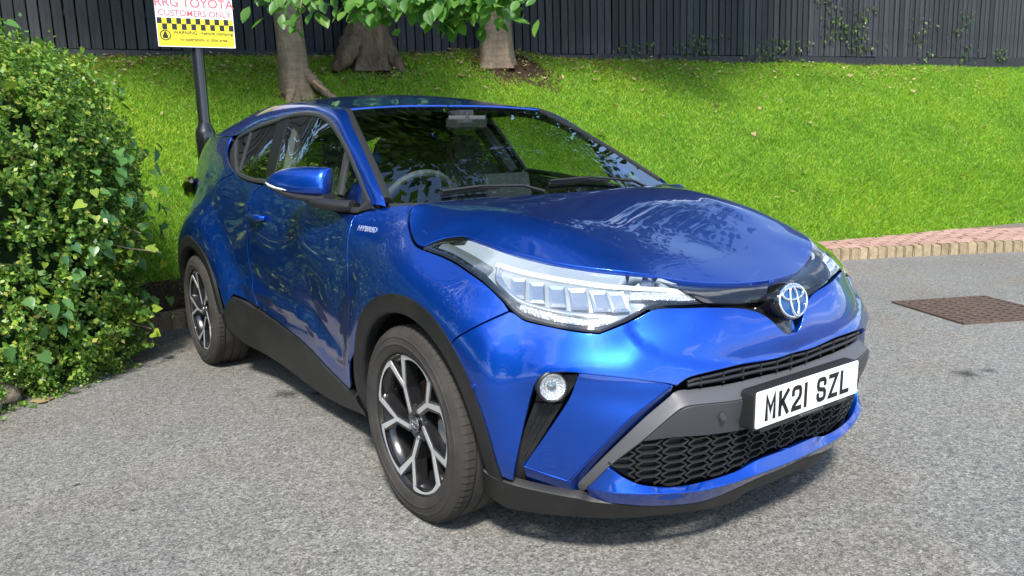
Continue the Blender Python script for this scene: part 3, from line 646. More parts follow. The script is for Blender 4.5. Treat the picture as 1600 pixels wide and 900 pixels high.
# ivy on the old tree and on the fence
lm_i = leaf_mesh('ivy', 'ivy_green')
rn = np.random.default_rng(5)
n_ = 500; a = rn.uniform(0, 2 * np.pi, n_); hz = rn.uniform(.5, 2.6, n_); rr = .225 + .05 * rn.random(n_)
keep = (np.sin(a * 2 + hz * 3) + .7 * np.sin(hz * 5 - a)) > .2; a, hz, rr = a[keep], hz[keep], rr[keep]; n_ = len(a)
P = np.c_[rr * np.cos(a), rr * np.sin(a), hz]; tag(leaf_cloud('ivy', P, np.c_[np.cos(a), np.sin(a), .3 + 0 * a] + rn.normal(size=(n_, 3)) * .5, np.c_[rn.normal(size=(n_, 2)) * .5, -np.ones(n_)], rn.uniform(.06, .11, n_), 'box_leaf', t2), kind='stuff')
def fence_ivy(d, z, n, sp, seed, label):
    rn = np.random.default_rng(seed); P = []
    for _ in range(n):
        q = rn.random(); P.append(FENCE_A + fd * (d + rn.normal() * sp[0] + .12 * math.sin(q * 9)) + nf * (.02 + .05 * rn.random()) + Vector((0, 0, 2.5 + max(.02, z + (q - .5) * sp[1] * 2))))
    P = np.array([tuple(p) for p in P]); u = np.tile(np.array(nf), (n, 1)) + rn.normal(size=(n, 3)) * .5
    tag(leaf_cloud('climbing_ivy', P, u, np.c_[rn.normal(size=(n, 2)) * .6, -np.ones(n)], rn.uniform(.04, .085, n), 'fence_leaf'), label, 'ivy')
for d, z, n, sp, lab in ((9.2, .10, 60, (.25, .16), 'low ivy tuft growing up the fence just right of the thick tree'), (10.3, .18, 90, (.22, .22), 'ivy tuft at the fence foot, second to the right of the thick tree'), (11.8, .16, 130, (.32, .20), 'wide ivy tuft spreading along the fence foot'), (13.0, .95, 130, (.14, .60), 'tall ivy streak climbing the middle of the fence'),
                       (13.6, .55, 130, (.20, .40), 'bushy ivy patch halfway up the fence'), (15.2, .45, 60, (.16, .40), 'thin ivy sprigs on the right half of the fence'), (16.2, .5, 80, (.16, .45), 'ivy strands where the right fence boards begin'), (17.2, .2, 40, (.10, .12), 'small ivy tuft low on the far right boards'), (18.6, .6, 34, (.12, .3), 'last ivy sprigs near the right end of the fence')):
    fence_ivy(d, z, n, sp, int(d * 10), lab)

# low hanging branches over the car
lv = leaf_mesh('oval', 'tree_leaf'); XL = []
rl = random.Random(3); nleaf = 0
def spray(path, parent, n, droop=1.0, spread=.10):
    global nleaf
    mb = MB(); mb.tube(path, [.014, .010, .007, .004][:len(path)], 6); br = mb.build('branch', 'bark', parent, True); br.matrix_parent_inverse = Matrix.Translation(-parent.location)
    for i in range(n):
        q = rl.random() * (len(path) - 1); j = min(int(q), len(path) - 2); p = path[j].lerp(path[j + 1], q - j) + Vector((rl.gauss(0, spread), rl.gauss(0, spread), rl.gauss(-.03, spread * .6)))
        o = place_leaf('leaf', lv, None, p, (rl.gauss(.35, .4), rl.gauss(-.45, .4), rl.uniform(.2, 1)), (rl.gauss(0, .5), rl.gauss(0, .5), -1.0 * droop), rl.uniform(.105, .155)); mwo = o.matrix_world.copy(); o.parent = parent; o.matrix_parent_inverse = Matrix.Translation(-parent.location); nleaf += 1
    for i in range(int(n * 3.4)):
        q = rl.random() * (len(path) - 1); j = min(int(q), len(path) - 2); p = path[j].lerp(path[j + 1], q - j) + Vector((-.08 + max(-.2, min(.2, rl.gauss(0, spread * 1.4))), max(-.16, min(.16, rl.gauss(0, spread * 1.4))), .03 + max(-.12, min(.12, rl.gauss(0, spread * .9)))))
        XL.append((p, (rl.gauss(.35, .4), rl.gauss(-.45, .4), rl.uniform(.2, 1)), (rl.gauss(0, .5), rl.gauss(0, .5), -1.0), rl.uniform(.09, .15)))
bp_ = lambda *pts: [pix(*p) for p in pts]
for path, n in ((bp_((470, -160, 6.4), (520, -60, 6.2), (560, -18, 6.0), (600, 8, 5.9)), 60), (bp_((560, -170, 6.4), (610, -70, 6.2), (640, -20, 6.0), (675, -2, 5.9)), 52), (bp_((430, -120, 6.5), (420, -60, 6.4), (415, -20, 6.3), (420, 0, 6.2)), 10),
                (bp_((480, -60, 6.4), (475, -20, 6.3), (470, 8, 6.2), (468, 22, 6.2)), 14), (bp_((640, -150, 6.3), (700, -60, 6.2), (740, -20, 6.1), (775, 5, 6.0)), 60), (bp_((700, -100, 6.4), (705, -30, 6.3), (715, 5, 6.2), (722, 32, 6.2)), 34), (bp_((740, -130, 6.2), (775, -50, 6.1), (795, -15, 6.1), (800, 12, 6.0)), 26), (bp_((400, -160, 6.4), (520, -110, 6.2), (650, -90, 6.1), (790, -80, 6.1)), 24)):
    spray(path, t1, n)
v_, f_l = leaf_template('oval'); v_ = np.array(v_); X_, Y_, Z_ = rot_frames(np.array([q[1] for q in XL]), np.array([q[2] for q in XL])); S_ = np.array([q[3] for q in XL])[:, None, None]
VV = np.array([tuple(q[0]) for q in XL])[:, None] + S_ * (v_[None, :, 0, None] * X_[:, None] + v_[None, :, 1, None] * Y_[:, None] + v_[None, :, 2, None] * Z_[:, None])
FF = (np.array(f_l)[None] + (np.arange(len(XL)) * 9)[:, None, None]).reshape(-1, 3); fo_ = link('foliage', tri_mesh('foliage', VV.reshape(-1, 3) - np.array(t1.location), FF, True, 3), t1, 'tree_leaf'); tag(fo_, kind='stuff')

# ------------------------------------------------------------------ hedge with ivy
hedge = thing('hedge', 'dense small leaved hedge with ivy growing through it at the left', 'hedge', (-3.6, -2.6, 0))
rn = np.random.default_rng(9)
def hedge_shape(n, shell):
    """points on a lumpy mound"""
    d = rn.normal(size=(n, 3)); d[:, 2] = np.abs(d[:, 2]); d /= np.linalg.norm(d, axis=1)[:, None]
    az = np.arctan2(d[:, 1], d[:, 0]); lum = 1 + .03 * np.sin(az * 5 + 1) + .03 * np.sin(az * 9 + d[:, 2] * 7) + .03 * np.sin(d[:, 2] * 11 + az * 3)
    rad = np.array([1.36, 1.36, 1.0]); e = .72
    q = np.sign(d) * np.abs(d) ** e
    cu = rn.uniform(-1, 1, (n, 3)); cu[:, 2] = np.abs(cu[:, 2]); cu /= np.abs(cu).max(1)[:, None]; half_ = rn.random(n) < .6; q[half_] = cu[half_]; d = np.where(half_[:, None], cu / np.linalg.norm(cu, axis=1)[:, None], d); q /= (((np.abs(q[:, :2]) ** 3.4).sum(1)) ** (8 / 3.4) + np.abs(q[:, 2]) ** 8)[:, None] ** (1 / 8)
    P = q * rad * lum[:, None] * shell[:, None]; P[:, 2] = P[:, 2] * 1.80 + .04
    return P, d
HN = 170000
HC = np.array([-3.84, -2.47, 0.0])
# twigs: pull leaves into little upright sprigs
sp_ = rn.integers(0, 10000, HN); base, bd_ = hedge_shape(10000, 1 - np.abs(rn.normal(0, .035, 10000))); t = rn.uniform(0, 1, HN)
dirv = bd_ * .55 + np.array([0, 0, .55]) + rn.normal(size=(10000, 3)) * .30; dirv /= np.linalg.norm(dirv, axis=1)[:, None]; ln = rn.uniform(.04, .11, 10000) * (1 + .8 * (bd_[:, 2] > .8))
P = base[sp_] + dirv[sp_] * (t * ln[sp_])[:, None] + rn.normal(size=(HN, 3)) * .008
nr = bd_[sp_] * .6 + dirv[sp_] * .3 + rn.normal(size=(HN, 3)) * .55; tn = dirv[sp_] + rn.normal(size=(HN, 3)) * .8
ok = (P[:, 2] > .05); 
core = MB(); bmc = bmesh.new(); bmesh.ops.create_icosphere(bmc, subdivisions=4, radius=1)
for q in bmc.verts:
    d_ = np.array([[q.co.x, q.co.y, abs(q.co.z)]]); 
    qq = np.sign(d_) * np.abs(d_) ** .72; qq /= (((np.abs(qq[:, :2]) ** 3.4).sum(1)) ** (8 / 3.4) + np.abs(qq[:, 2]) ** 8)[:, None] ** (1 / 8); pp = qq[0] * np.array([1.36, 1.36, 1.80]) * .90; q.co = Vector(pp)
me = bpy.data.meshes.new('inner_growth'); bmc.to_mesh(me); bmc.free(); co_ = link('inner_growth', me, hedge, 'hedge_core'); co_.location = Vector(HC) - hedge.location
tag(leaf_cloud('foliage', P[ok] + HC - np.array(hedge.location), nr[ok], tn[ok], rn.uniform(.026, .044, ok.sum()), 'box_leaf', hedge), kind='stuff')
# ivy leaves facing the car
il = [leaf_mesh('ivy', 'ivy_green'), leaf_mesh('ivy', 'ivy_lime')]
Q, dq = hedge_shape(5000, np.full(5000, 1.07)); Q = Q + HC; k = 0
clump = [(rn.uniform(-1, .4), rn.uniform(.2, 1.5)) for _ in range(26)]
dens = np.sin(Q[:, 0] * 4.1 + Q[:, 2] * 3) + np.sin(Q[:, 1] * 5 - Q[:, 2] * 4.3)
for i in rn.permutation(5000):
    p = Q[i]; dd = dq[i]
    if k >= 296: break
    if dd[0] * .75 + dd[1] * .6 < .15 or p[2] < .25 or dens[i] < -.1 or (p[2] > 1.45 and rn.random() > .12): continue
    lime = rn.random() < (.20 if (p[1] > -1.9 or rn.random() < .2) else .12)
    o = place_leaf('ivy_leaf', il[1 if lime else 0], None, p + dd * rn.uniform(.0, .06), dd + rn.normal(size=3) * .45 + np.array([.1, -.1, .25]), (rn.normal() * .5, rn.normal() * .5, -1), rn.uniform(.045, .095) * (.8 if lime else 1))
    o.parent = hedge; o.matrix_parent_inverse = Matrix.Translation(-hedge.location); k += 1
# trailing stems reaching out of the hedge
stems = (((-2.95, -1.62, .75), (-2.8, -1.40, .80), (-2.72, -1.22, .74), (-2.70, -1.05, .70)), ((-3.05, -1.60, 1.22), (-2.98, -1.42, 1.28), (-2.97, -1.30, 1.30)), ((-3.0, -1.50, .35), (-2.9, -1.30, .30), (-2.86, -1.12, .22)), ((-3.1, -1.5, .95), (-3.0, -1.3, .90), (-2.95, -1.1, .80)))
for s_ in stems:
    mb = MB(); mb.tube(s_, .004, 6); mb.build('stem', 'bark', hedge, True).matrix_parent_inverse = Matrix.Translation(-hedge.location)
for s_ in stems:
    for q in np.linspace(.2, 1, 6):
        j = min(int(q * (len(s_) - 1)), len(s_) - 2); f = q * (len(s_) - 1) - j; p = Vector(s_[j]).lerp(Vector(s_[j + 1]), f)
        o = place_leaf('ivy_leaf', il[1], None, p + Vector((rn.normal() * .02, rn.normal() * .02, rn.normal() * .02)), (.6 + rn.normal() * .3, -.4 + rn.normal() * .3, .6), (rn.normal(), rn.normal(), -.6), rn.uniform(.05, .08)); o.parent = hedge; o.matrix_parent_inverse = Matrix.Translation(-hedge.location)
# low creeping shrub spilling over the kerb
n_ = 26000; cx = rn.integers(0, 520, n_); b0 = np.c_[rn.uniform(0, 1, 520), rn.uniform(0, 1, 520)]
ed = np.array([(-2.05, -2.42), (-2.45, -2.02), (-2.78, -1.60), (-3.02, -1.36), (-3.55, -1.42)]); te = b0[:, 0] * 4; ie = np.clip(te.astype(int), 0, 3); fe = (te - ie)[:, None]; pe = ed[ie] * (1 - fe) + ed[ie + 1] * fe
inn_ = b0[:, 1]; sx0 = pe[:, 0] - .42 * inn_ + .03; sy0 = pe[:, 1] - .42 * inn_; sz0 = .03 + .50 * inn_ ** 1.1
dv_ = np.c_[.55 + .3 * rn.normal(size=520), .35 + .3 * rn.normal(size=520), .35 + .35 * rn.normal(size=520) - .5 * (1 - inn_)]; dv_ /= np.linalg.norm(dv_, axis=1)[:, None]; tq = rn.uniform(0, .24, n_)
P = np.c_[sx0, sy0, sz0][cx] + dv_[cx] * tq[:, None] + rn.normal(size=(n_, 3)) * .012; P[:, 2] = np.maximum(P[:, 2], .012)
cs = leaf_cloud('creeping_shrub', P, rn.normal(size=(n_, 3)) + np.array([.4, 0, .9]), dv_[cx] + rn.normal(size=(n_, 3)) * .7, rn.uniform(.013, .024, n_), 'box_leaf'); tag(cs, 'low creeping shrub spilling over the kerb below the hedge', 'shrub')

# hedge and trees along the other side of the car park, seen mirrored in the paint
def far_tree(x, y, h, r, seed, label):
    rn = np.random.default_rng(seed); t = thing('tree', label, 'tree', (x, y, 0)); mb = MB(); mb.tube([(0, 0, 0), (.05, 0, h * .3), (0, .1, h * .6)], [.18, .14, .08], 8); mb.build('trunk', 'bark', t, True)
    nc = 34; c = rn.normal(size=(nc, 3)); c /= np.linalg.norm(c, axis=1)[:, None]; c = c * rn.uniform(.3, 1, (nc, 1)) * np.array([r, r, h * .42]) + np.array([0, 0, h * .52]); n = 9000; ci = rn.integers(0, nc, n)
    tag(leaf_cloud('crown', c[ci] + rn.normal(size=(n, 3)) * r * .22, rn.normal(size=(n, 3)) + [0, 0, .8], rn.normal(size=(n, 3)), rn.uniform(.16, .30, n), 'crown_leaf', t), kind='stuff')
for i, (x, y, h, r) in enumerate(((-9.6, -4.7, 8.0, 2.5), (-5.8, -6.4, 7.0, 2.3), (-2.2, -8.2, 5.6, 2.0), (2.2, -10.0, 4.6, 1.8), (6.5, -10.5, 5.4, 2.1))):
    far_tree(x, y, h, r, 60 + i, 'bushy tree across the car park, number %s from the hedge' % ('first', 'second', 'third', 'fourth', 'fifth')[i] if False else ('tallest bushy tree across the car park beyond the hedge', 'second bushy tree from the hedge across the car park', 'third bushy tree from the hedge across the car park', 'lowest bushy tree across the car park', 'last bushy tree of the row across the car park')[i])

# ------------------------------------------------------------------ sign on its pole
pp = pix(326, 262, 6.15); PXY = Vector((pp.x, pp.y, 0)); zb_ = float(bank_z(pp.x, pp.y)) - .05
sp = thing('sign_post', 'black pole carrying a white and yellow parking warning sign beside the hedge', 'sign post', (pp.x, pp.y, zb_))
zt = pix(322, 205, 6.15).z - zb_
mb = MB(); mb.lathe([(.072, 0), (.072, zt - .10), (.075, zt - .09), (.075, zt - .02), (.070, zt), (.046, zt + .055), (.046, zt + .07)], (0, 0, 0), (0, 0, 1), 32); mb.build('pole_base', 'pole_black', sp, True, angle=50)
mb = MB(); mb.lathe([(.046, zt + .06), (.0445, zt + .08), (.0445, 3.4 - zb_), (0, 3.4 - zb_)], (0, 0, 0), (0, 0, 1), 32); mb.build('pole', 'pole_black', sp, True, angle=50)
mb = MB(); mb.lathe([(0, .012), (.03, .010), (.035, 0)], (.072 * .8, -.072 * .6, zt - .24), (.8, -.6, 0), 16); mb.build('lock_cover', 'pole_black', sp, True)
a4 = [pix(*q, 6.08) for q in ((258, 74), (375, 81.5))]
bx = (r_ * .88 + f_ * .46); bx = Vector((bx.x, bx.y, 0)).normalized(); bnrm = bx.cross(Vector((0, 0, 1))); BZ = (a4[0].z + a4[1].z) / 2 - zb_
BM = Matrix(((bx.x, 0, bnrm.x, bnrm.x * .062), (bx.y, 0, bnrm.y, bnrm.y * .062), (bx.z, 1, bnrm.z, BZ), (0, 0, 0, 1)))
BW, BH = .545, .80
sbd = MB().prism([(-BW / 2, 0), (BW / 2, 0), (BW / 2, BH), (-BW / 2, BH)], BM, -.004, 0).build('sign_board', 'sign_white', sp)
MB().prism([(-BW / 2 + .006, .006), (BW / 2 - .006, .006), (BW / 2 - .006, .165), (-BW / 2 + .006, .165)], BM, 0, .0006).build('yellow_panel', 'sign_yellow', sbd)
ck = MB(); q = BW / 16
for i in range(16):
    for j in (0, 1):
        if (i + j) % 2 == 0: ck.prism([(-BW / 2 + .006 + i * q * .98, .165 - .042 * (j + 1) + .042), (-BW / 2 + .006 + (i + 1) * q * .98, .165 - .042 * (j + 1) + .042), (-BW / 2 + .006 + (i + 1) * q * .98, .165 - .042 * j + .042), (-BW / 2 + .006 + i * q * .98, .165 - .042 * j + .042)], BM, .0008, .0012)
MB().prism([(-BW / 2 + .006, .165), (BW / 2 - .006, .165), (BW / 2 - .006, .205), (-BW / 2 + .006, .205)], BM, 0, .0006).build('yellow_band', 'sign_yellow', sbd)
ck.build('checker', 'sign_black', sbd)
for body, size, y, x, m_, sxx in (('RRG TOYOTA', .088, .288, .0, 'sign_red', 1.0), ('CUSTOMERS ONLY', .0595, .222, .0, 'sign_red', 1.0), ('WARNING -Vehicle clamping', .0345, .092, .048, 'sign_black', 1.0), ('in-operation in this area', .0345, .044, .048, 'sign_black', 1.0)):
    wd = lambda t: text_width(t, size) * sxx
    tot = wd(body); x0 = x - tot / 2; pre = ''
    for word in body.split(' '):
        xs = x0 + (wd(pre + '.') - wd('.') if pre else 0); text_obj('lettering', word, size, m_, sbd, BM @ Matrix.Translation((xs, y, .0012)), .0004, align='LEFT', sx=sxx, bold=.010); pre += word + ' '
mb = MB(); cx_, cy_ = -BW / 2 + .055, .082
for r1, r2 in ((.038, .031),):
    mb.add([BM @ Vector((cx_ + r * math.cos(t), cy_ + r * math.sin(t), .0014)) for r in (r1, r2) for t in np.linspace(0, 2 * math.pi, 32, endpoint=False)], [(i, (i + 1) % 32, 32 + (i + 1) % 32, 32 + i) for i in range(32)])
mb.add([BM @ Vector((cx_ + a, cy_ + b, .0014)) for a, b in ((-.018, -.022), (.018, -.022), (.018, -.005), (.010, .012), (.006, .026), (-.006, .026), (-.010, .012), (-.018, -.005))], [tuple(range(8))])
mb.build('clamp_symbol', 'sign_black', sbd)
mb = MB()
for z_ in (.12, .62): mb.box((bnrm.x * .03, bnrm.y * .03, BZ + z_), (.14, .06, .03), Matrix(((bx.x, bnrm.x, 0), (bx.y, bnrm.y, 0), (0, 0, 1))))
mb.build('bracket', 'sign_back', sp)

# panel outlines on the body surfaces: (u, v, proud by, corner)
T = {
 'wing': [(1.461,1.0191,0,1),(1.409,1.0343,0,0),(1.2978,1.051,0,0),(1.2088,1.0598,0,0),(1.19,1.0581,0,1),(1.1814,1.0392,0,0),(1.1319,1.0037,0,0),(1.072,.9639,0,0),(1.0213,.9397,0,0),(.9806,.9289,0,1),(.942,.9216,0,0),(.8796,.9085,0,0),(.8026,.8878,0,0),(.7232,.8536,0,0),(.6648,.8084,0,0),(.6418,.7803,0,1),(.7034,.74,0,0),(.7665,.6905,0,0),(.7855,.6651,0,1),(.8193,.6949,0,0),(.8889,.7286,0,0),(.9543,.7597,0,0),(1.039,.7656,0,0),(1.1233,.7391,0,0),(1.2305,.6792,0,0),(1.3379,.5883,0,0),(1.3979,.4991,0,0),(1.6434,.3025,0,1),(1.4904,.3531,0,1),(1.4557,.4666,0,0),(1.4302,.6403,0,0),(1.459,.7971,0,0),(1.4634,.9564,0,0),(1.4719,1.005,0,0)],
 'bumper': [(0,.597,0,1),(.0573,.596,0,0),(.1874,.6064,0,0),(.2795,.6001,0,0),(.3072,.5801,0,1),(.3284,.5903,0,0),(.3918,.611,0,0),(.4539,.6232,0,0),(.5004,.6288,0,0),(.5407,.6236,0,0),(.5599,.6068,0,0),(.5751,.56,0,0),(.5914,.4796,0,0),(.6112,.3677,0,0),(.6316,.2691,0,1),(.6803,.2869,0,1),(.6867,.4134,0,0),(.713,.5348,0,0),(.7488,.6152,0,0),(.7855,.6651,0,1),(.7665,.6905,0,0),(.7034,.74,0,0),(.6418,.7803,0,1),(.6293,.7759,0,0),(.6022,.758,0,0),(.5446,.7464,0,0),(.4879,.7364,0,0),(.4489,.7311,0,1),(.4177,.7453,0,0),(.3812,.7627,0,0),(.3447,.7843,0,0),(.3247,.7877,0,0),(.2748,.7834,0,0),(.2205,.779,0,0),(.1285,.7593,0,0),(.072,.7295,0,0),(.02,.664,0,0),(0,.662,0,1)],
 'headlight': [(.9818,.9327,0,1),(.9548,.9489,0,0),(.9281,.959,0,0),(.8689,.9658,0,0),(.8009,.9548,0,0),(.7136,.9328,0,0),(.5777,.9046,0,0),(.4841,.8884,0,0),(.3978,.8765,0,0),(.3359,.8667,0,1),(.2999,.8476,0,0),(.2536,.8239,0,0),(.2156,.7896,0,1),(.2876,.7932,0,0),(.3282,.7966,0,0),(.3523,.79,0,0),(.3849,.768,0,0),(.4177,.7518,0,0),(.449,.736,0,1),(.4882,.7413,0,0),(.5449,.7497,0,0),(.6028,.7622,0,0),(.6298,.7793,0,0),(.6658,.8136,0,0),(.7251,.8587,0,0),(.8063,.8927,0,0),(.8841,.9137,0,0),(.9452,.9251,0,0)],
 'fang': [(.3125,.5832,-.004,1),(.3309,.5937,-.008,0),(.3912,.6099,-.022,0),(.4558,.6201,-.03,0),(.4883,.6246,-.03,1),(.5021,.5651,-.022,0),(.5122,.5348,-.017,0),(.5472,.4555,-.012,0),(.6081,.3246,-.012,1),(.5649,.3036,-.012,0),(.5108,.2867,-.012,1),(.4572,.3847,-.012,0),(.3919,.493,-.012,0),(.3383,.5545,-.012,0)],
 'fang_low': [(.6081,.3246,-.012,1),(.5649,.3036,-.012,0),(.5108,.2867,-.012,1),(.5005,.2175,-.04,1),(.5533,.2295,-.04,0),(.613,.256,-.04,1)],
 'fang_side': [(.3125,.5832,-.004,1),(.3383,.5545,-.012,0),(.3919,.493,-.012,0),(.4572,.3847,-.012,0),(.5108,.2867,-.012,1),(.5013,.2147,-.045,1),(.4933,.2648,-.045,0),(.4408,.3681,-.045,0),(.3693,.4783,-.045,0),(.3132,.5441,-.045,1)],
 'strip': [(.5004,.2693,-.038,1),(.4403,.374,-.036,0),(.3699,.4841,-.034,0),(.3178,.5477,-.03,0),(.3052,.5602,-.03,0),(.2467,.5578,-.03,0),(.1782,.5525,-.03,0),(.0937,.5495,-.03,0),(0,.545,-.03,1),(0,.515,.008,1),(.1687,.5141,.008,0),(.2805,.5261,.008,0),(.3068,.5159,.006,0),(.3715,.4299,-.006,0),(.4315,.3446,-.02,0),(.4757,.2593,-.03,1),(.4967,.2369,-.04,1)],
 'barface': [(0,.512,.008,1),(.1689,.5104,.008,0),(.2793,.5222,.008,0),(.3044,.5119,.006,0),(.3701,.4262,-.01,1),(.3106,.4286,-.012,0),(.2509,.4196,-.012,0),(.1,.4,-.012,0),(0,.4,-.012,1)],
 'slot': [(0,.595,-.01,1),(.0503,.5903,-.01,0),(.184,.5996,-.01,0),(.2776,.5934,-.01,0),(.3065,.5724,-.02,1),(.3116,.566,-.02,1),(.2494,.5649,-.02,0),(.1825,.5602,-.02,0),(.1003,.5577,-.02,0),(0,.545,-.02,1)],
 'grille': [(0,.4,-.02,1),(.1,.4,-.02,0),(.2486,.4178,-.02,0),(.3093,.4271,-.02,0),(.3707,.4222,-.02,0),(.4037,.3878,-.02,0),(.4327,.3445,-.02,1),(.3855,.2943,-.02,0),(.3603,.2788,-.02,0),(.2929,.2584,-.02,0),(.1496,.2597,-.02,0),(.1,.285,-.02,0),(0,.285,-.02,1)],
 'lip': [(0,.285,-.005,1),(.1,.285,-.005,0),(.1589,.2679,-.005,0),(.2963,.2651,-.005,0),(.3616,.2847,-.005,0),(.3861,.2998,-.005,0),(.4336,.344,-.012,1),(.4784,.2663,-.02,1),(.4219,.274,.015,0),(.3387,.2616,.022,0),(.2452,.2452,.022,0),(.1,.245,.022,0),(0,.245,.022,1)],
 'lip_low': [(0,.245,.022,1),(.1,.245,.022,0),(.2452,.2452,.022,0),(.3387,.2616,.022,0),(.4219,.274,.015,0),(.4784,.2663,-.02,1),(.4734,.2153,-.03,1),(.4227,.2257,0,0),(.3333,.201,.0,0),(.2322,.188,.0,0),(.1,.212,.0,0),(0,.212,.0,1)],
 'spoiler': [(.7233,.2783,.0,1),(.683,.2657,.005,0),(.6419,.2611,.005,0),(.5653,.2467,.004,0),(.4943,.2376,.0,1),(.4707,.2271,-.005,1),(.4227,.2233,0,0),(.3332,.1985,0,0),(.2319,.1855,0,0),(.1,.21,0,0),(0,.21,0,1),(0,.155,-.02,1),(.1,.155,-.02,0),(.1404,.1356,-.02,0),(.355,.1519,-.02,0),(.4751,.1545,-.02,0),(.5355,.1562,-.01,0),(.6255,.1482,-.005,0),(.6823,.143,0,0),(.7422,.1724,0,1)],
 'pod': [(.5622,.6097,-.034,1),(.4888,.6163,-.034,1),(.4902,.5974,-.034,0),(.5214,.5281,-.034,1),(.5812,.5223,-.034,1),(.5714,.5796,-.034,0)],
 'podstrip': [(.5806,.5217,-.03,1),(.5201,.5257,-.03,1),(.5632,.422,-.03,0),(.6108,.3187,-.03,1),(.6136,.251,-.04,1),(.6475,.2438,-.03,1),(.6075,.426,-.03,0)],
 'fog': [(.5366,.5829,-.018,0)],
 'guide': [(.7188,.8963,-.018,0),(.6977,.8908,-.018,0),(.6355,.8763,-.018,0),(.568,.8648,-.018,0),(.5018,.8539,-.018,0),(.4388,.8433,-.018,0),(.3777,.836,-.018,0),(.3172,.8286,-.018,0),(.2552,.8136,-.018,0)],
 'bracket': [(.7064,.8867,-.018,0),(.6975,.864,-.018,0),(.6718,.8381,-.018,0),(.6408,.812,-.018,0),(.6126,.798,-.018,0),(.5518,.7818,-.018,0),(.4923,.7734,-.018,0),(.4371,.769,-.018,0)],
 'turn': [(.6236,.7875,-.014,0),(.57,.7711,-.014,0),(.5093,.7597,-.014,0),(.4614,.7532,-.014,0),(.433,.7598,-.014,0)],
 'sidelamp': [(.3885,.8171,-.014,0),(.3415,.8153,-.014,0),(.2793,.8053,-.014,0),(.2328,.7943,-.014,0)],
 'marker': [(.9341,.9391,-.014,0),(.8716,.9255,-.014,0),(.7883,.9043,-.014,0),(.7253,.8803,-.014,0)],
 'cells': [(.6339,.838,-.018,0),(.5857,.8283,-.018,0),(.5376,.8202,-.018,0),(.4901,.8141,-.018,0),(.4446,.8081,-.018,0),(.4075,.8053,-.018,0)],
 'sensor': [(.5739,.4669,-.03,0),(.2174,.4754,.0,0),(.7098,.5595,0,0)],
 'sill': [(1.7185,.2501,.0,1),(1.8721,.2909,.0,0),(2.0292,.3424,0,0),(2.4289,.4085,0,0),(2.7015,.4458,0,0),(2.8443,.4518,0,0),(2.9411,.4801,0,0),(3.0092,.4965,0,1),(3.0994,.4048,0,1),(3.1167,.3501,0,0),(3.1607,.2825,-.01,1),(2.9691,.1939,-.02,0),(2.5733,.1617,-.02,0),(2.0448,.1172,-.02,0),(1.6093,.156,-.02,1),(1.4347,.318,0,1)],
 'door': [(1.4617,1.0168,0,1),(1.4719,1.005,0,0),(1.4634,.9564,0,0),(1.459,.7971,0,0),(1.4302,.6403,0,0),(1.4557,.4666,0,0),(1.7139,.2572,0,1),(1.8668,.2983,0,0),(2.0232,.35,0,0),(2.4256,.4156,0,0),(2.6984,.4548,0,0),(2.7718,.459,0,1),(2.7876,.5652,0,0),(2.7577,.7388,0,0),(2.6982,.8765,0,0),(2.6404,1.008,0,0),(2.6214,1.0736,0,0),(2.5506,1.1084,0,1),(2.2366,1.0764,0,0),(1.9357,1.0502,0,0),(1.6939,1.0205,0,0),(1.5731,1.0162,0,0)],
 'doorcrease': [(1.7301,.4068,0,0),(2.1351,.4979,0,0),(2.6937,.5435,0,0)],
 'reardoor': [(2.5552,1.1053,0,1),(2.6286,1.0734,0,0),(2.652,1.0076,0,0),(2.7135,.8755,0,0),(2.7718,.7375,0,0),(2.8008,.5636,0,0),(2.793,.4593,0,1),(2.8403,.4629,0,0),(2.9399,.4908,0,0),(3.0083,.5072,0,1),(3.0958,.4126,0,1),(3.1295,.514,0,0),(3.2217,.612,0,0),(3.3022,.6994,0,0),(3.3867,.7477,0,0),(3.3629,.9082,0,0),(3.2798,1.0883,0,0),(3.0198,1.1603,0,1),(2.9054,1.1348,0,0),(2.6796,1.1125,0,0)],
 'handle': [(2.5461,.9491,0,0)],
 'badge': [(1.4239,.9747,0,0),(1.2861,.961,0,0)],
 'hoodside': [(1.1841,1.0561,0,0),(1.178,1.0393,0,0),(1.1282,1.0039,0,0),(1.0715,.9659,0,0),(1.0207,.9417,0,0),(.9853,.9362,0,0),(.9585,.9524,0,0),(.932,.9626,0,0),(.8726,.9693,0,0),(.804,.9582,0,0),(.7158,.9361,0,0),(.5788,.9078,0,0),(.4846,.8915,0,0),(.3977,.8795,0,0),(.3353,.8696,0,0)],
 'dlo': [(-2.334,1.3197,0,0),(-2.3225,1.3619,0,0),(-2.0549,1.4083,0,0),(-1.7986,1.4306,0,0),(-1.6143,1.449,0,0),(-1.4203,1.4493,0,0),(-1.2269,1.4333,0,0),(-1.0743,1.3977,0,0),(-.9593,1.3531,0,0),(-.8038,1.2817,0,0),(-.6234,1.1741,0,0),(-.4399,1.065,0,1),(-.5054,1.0203,0,1),(-.61,1.0181,0,0),(-.721,1.0207,0,0),(-.9779,1.0522,0,0),(-1.2296,1.0811,0,0),(-1.5882,1.1112,0,0),(-1.7116,1.1156,0,0),(-1.9239,1.1385,0,0),(-2.0544,1.1668,0,0)],
 'bpillar': [(-1.763,1.4257,0,0),(-1.6216,1.4412,0,0),(-1.4667,1.0986,0,0),(-1.5913,1.1142,0,0)],
 'qdiv': [(-2.1434,1.3842,0,0),(-1.9979,1.1672,0,0)],
 'ql': [(-.791,1.2557,0,0),(-.7301,1.0805,0,0)],
 'mtri': [(-.5519,1.1382,0,1),(-.4016,1.0432,0,1),(-.4945,1.0255,0,1),(-.5536,1.1213,0,1)],
 'ws': [(-1.0575,.5596,0,0),(-.8587,.6149,0,0),(-.6451,.6688,0,0),(-.4388,.7202,0,0),(-.3714,.738,0,0)],
}

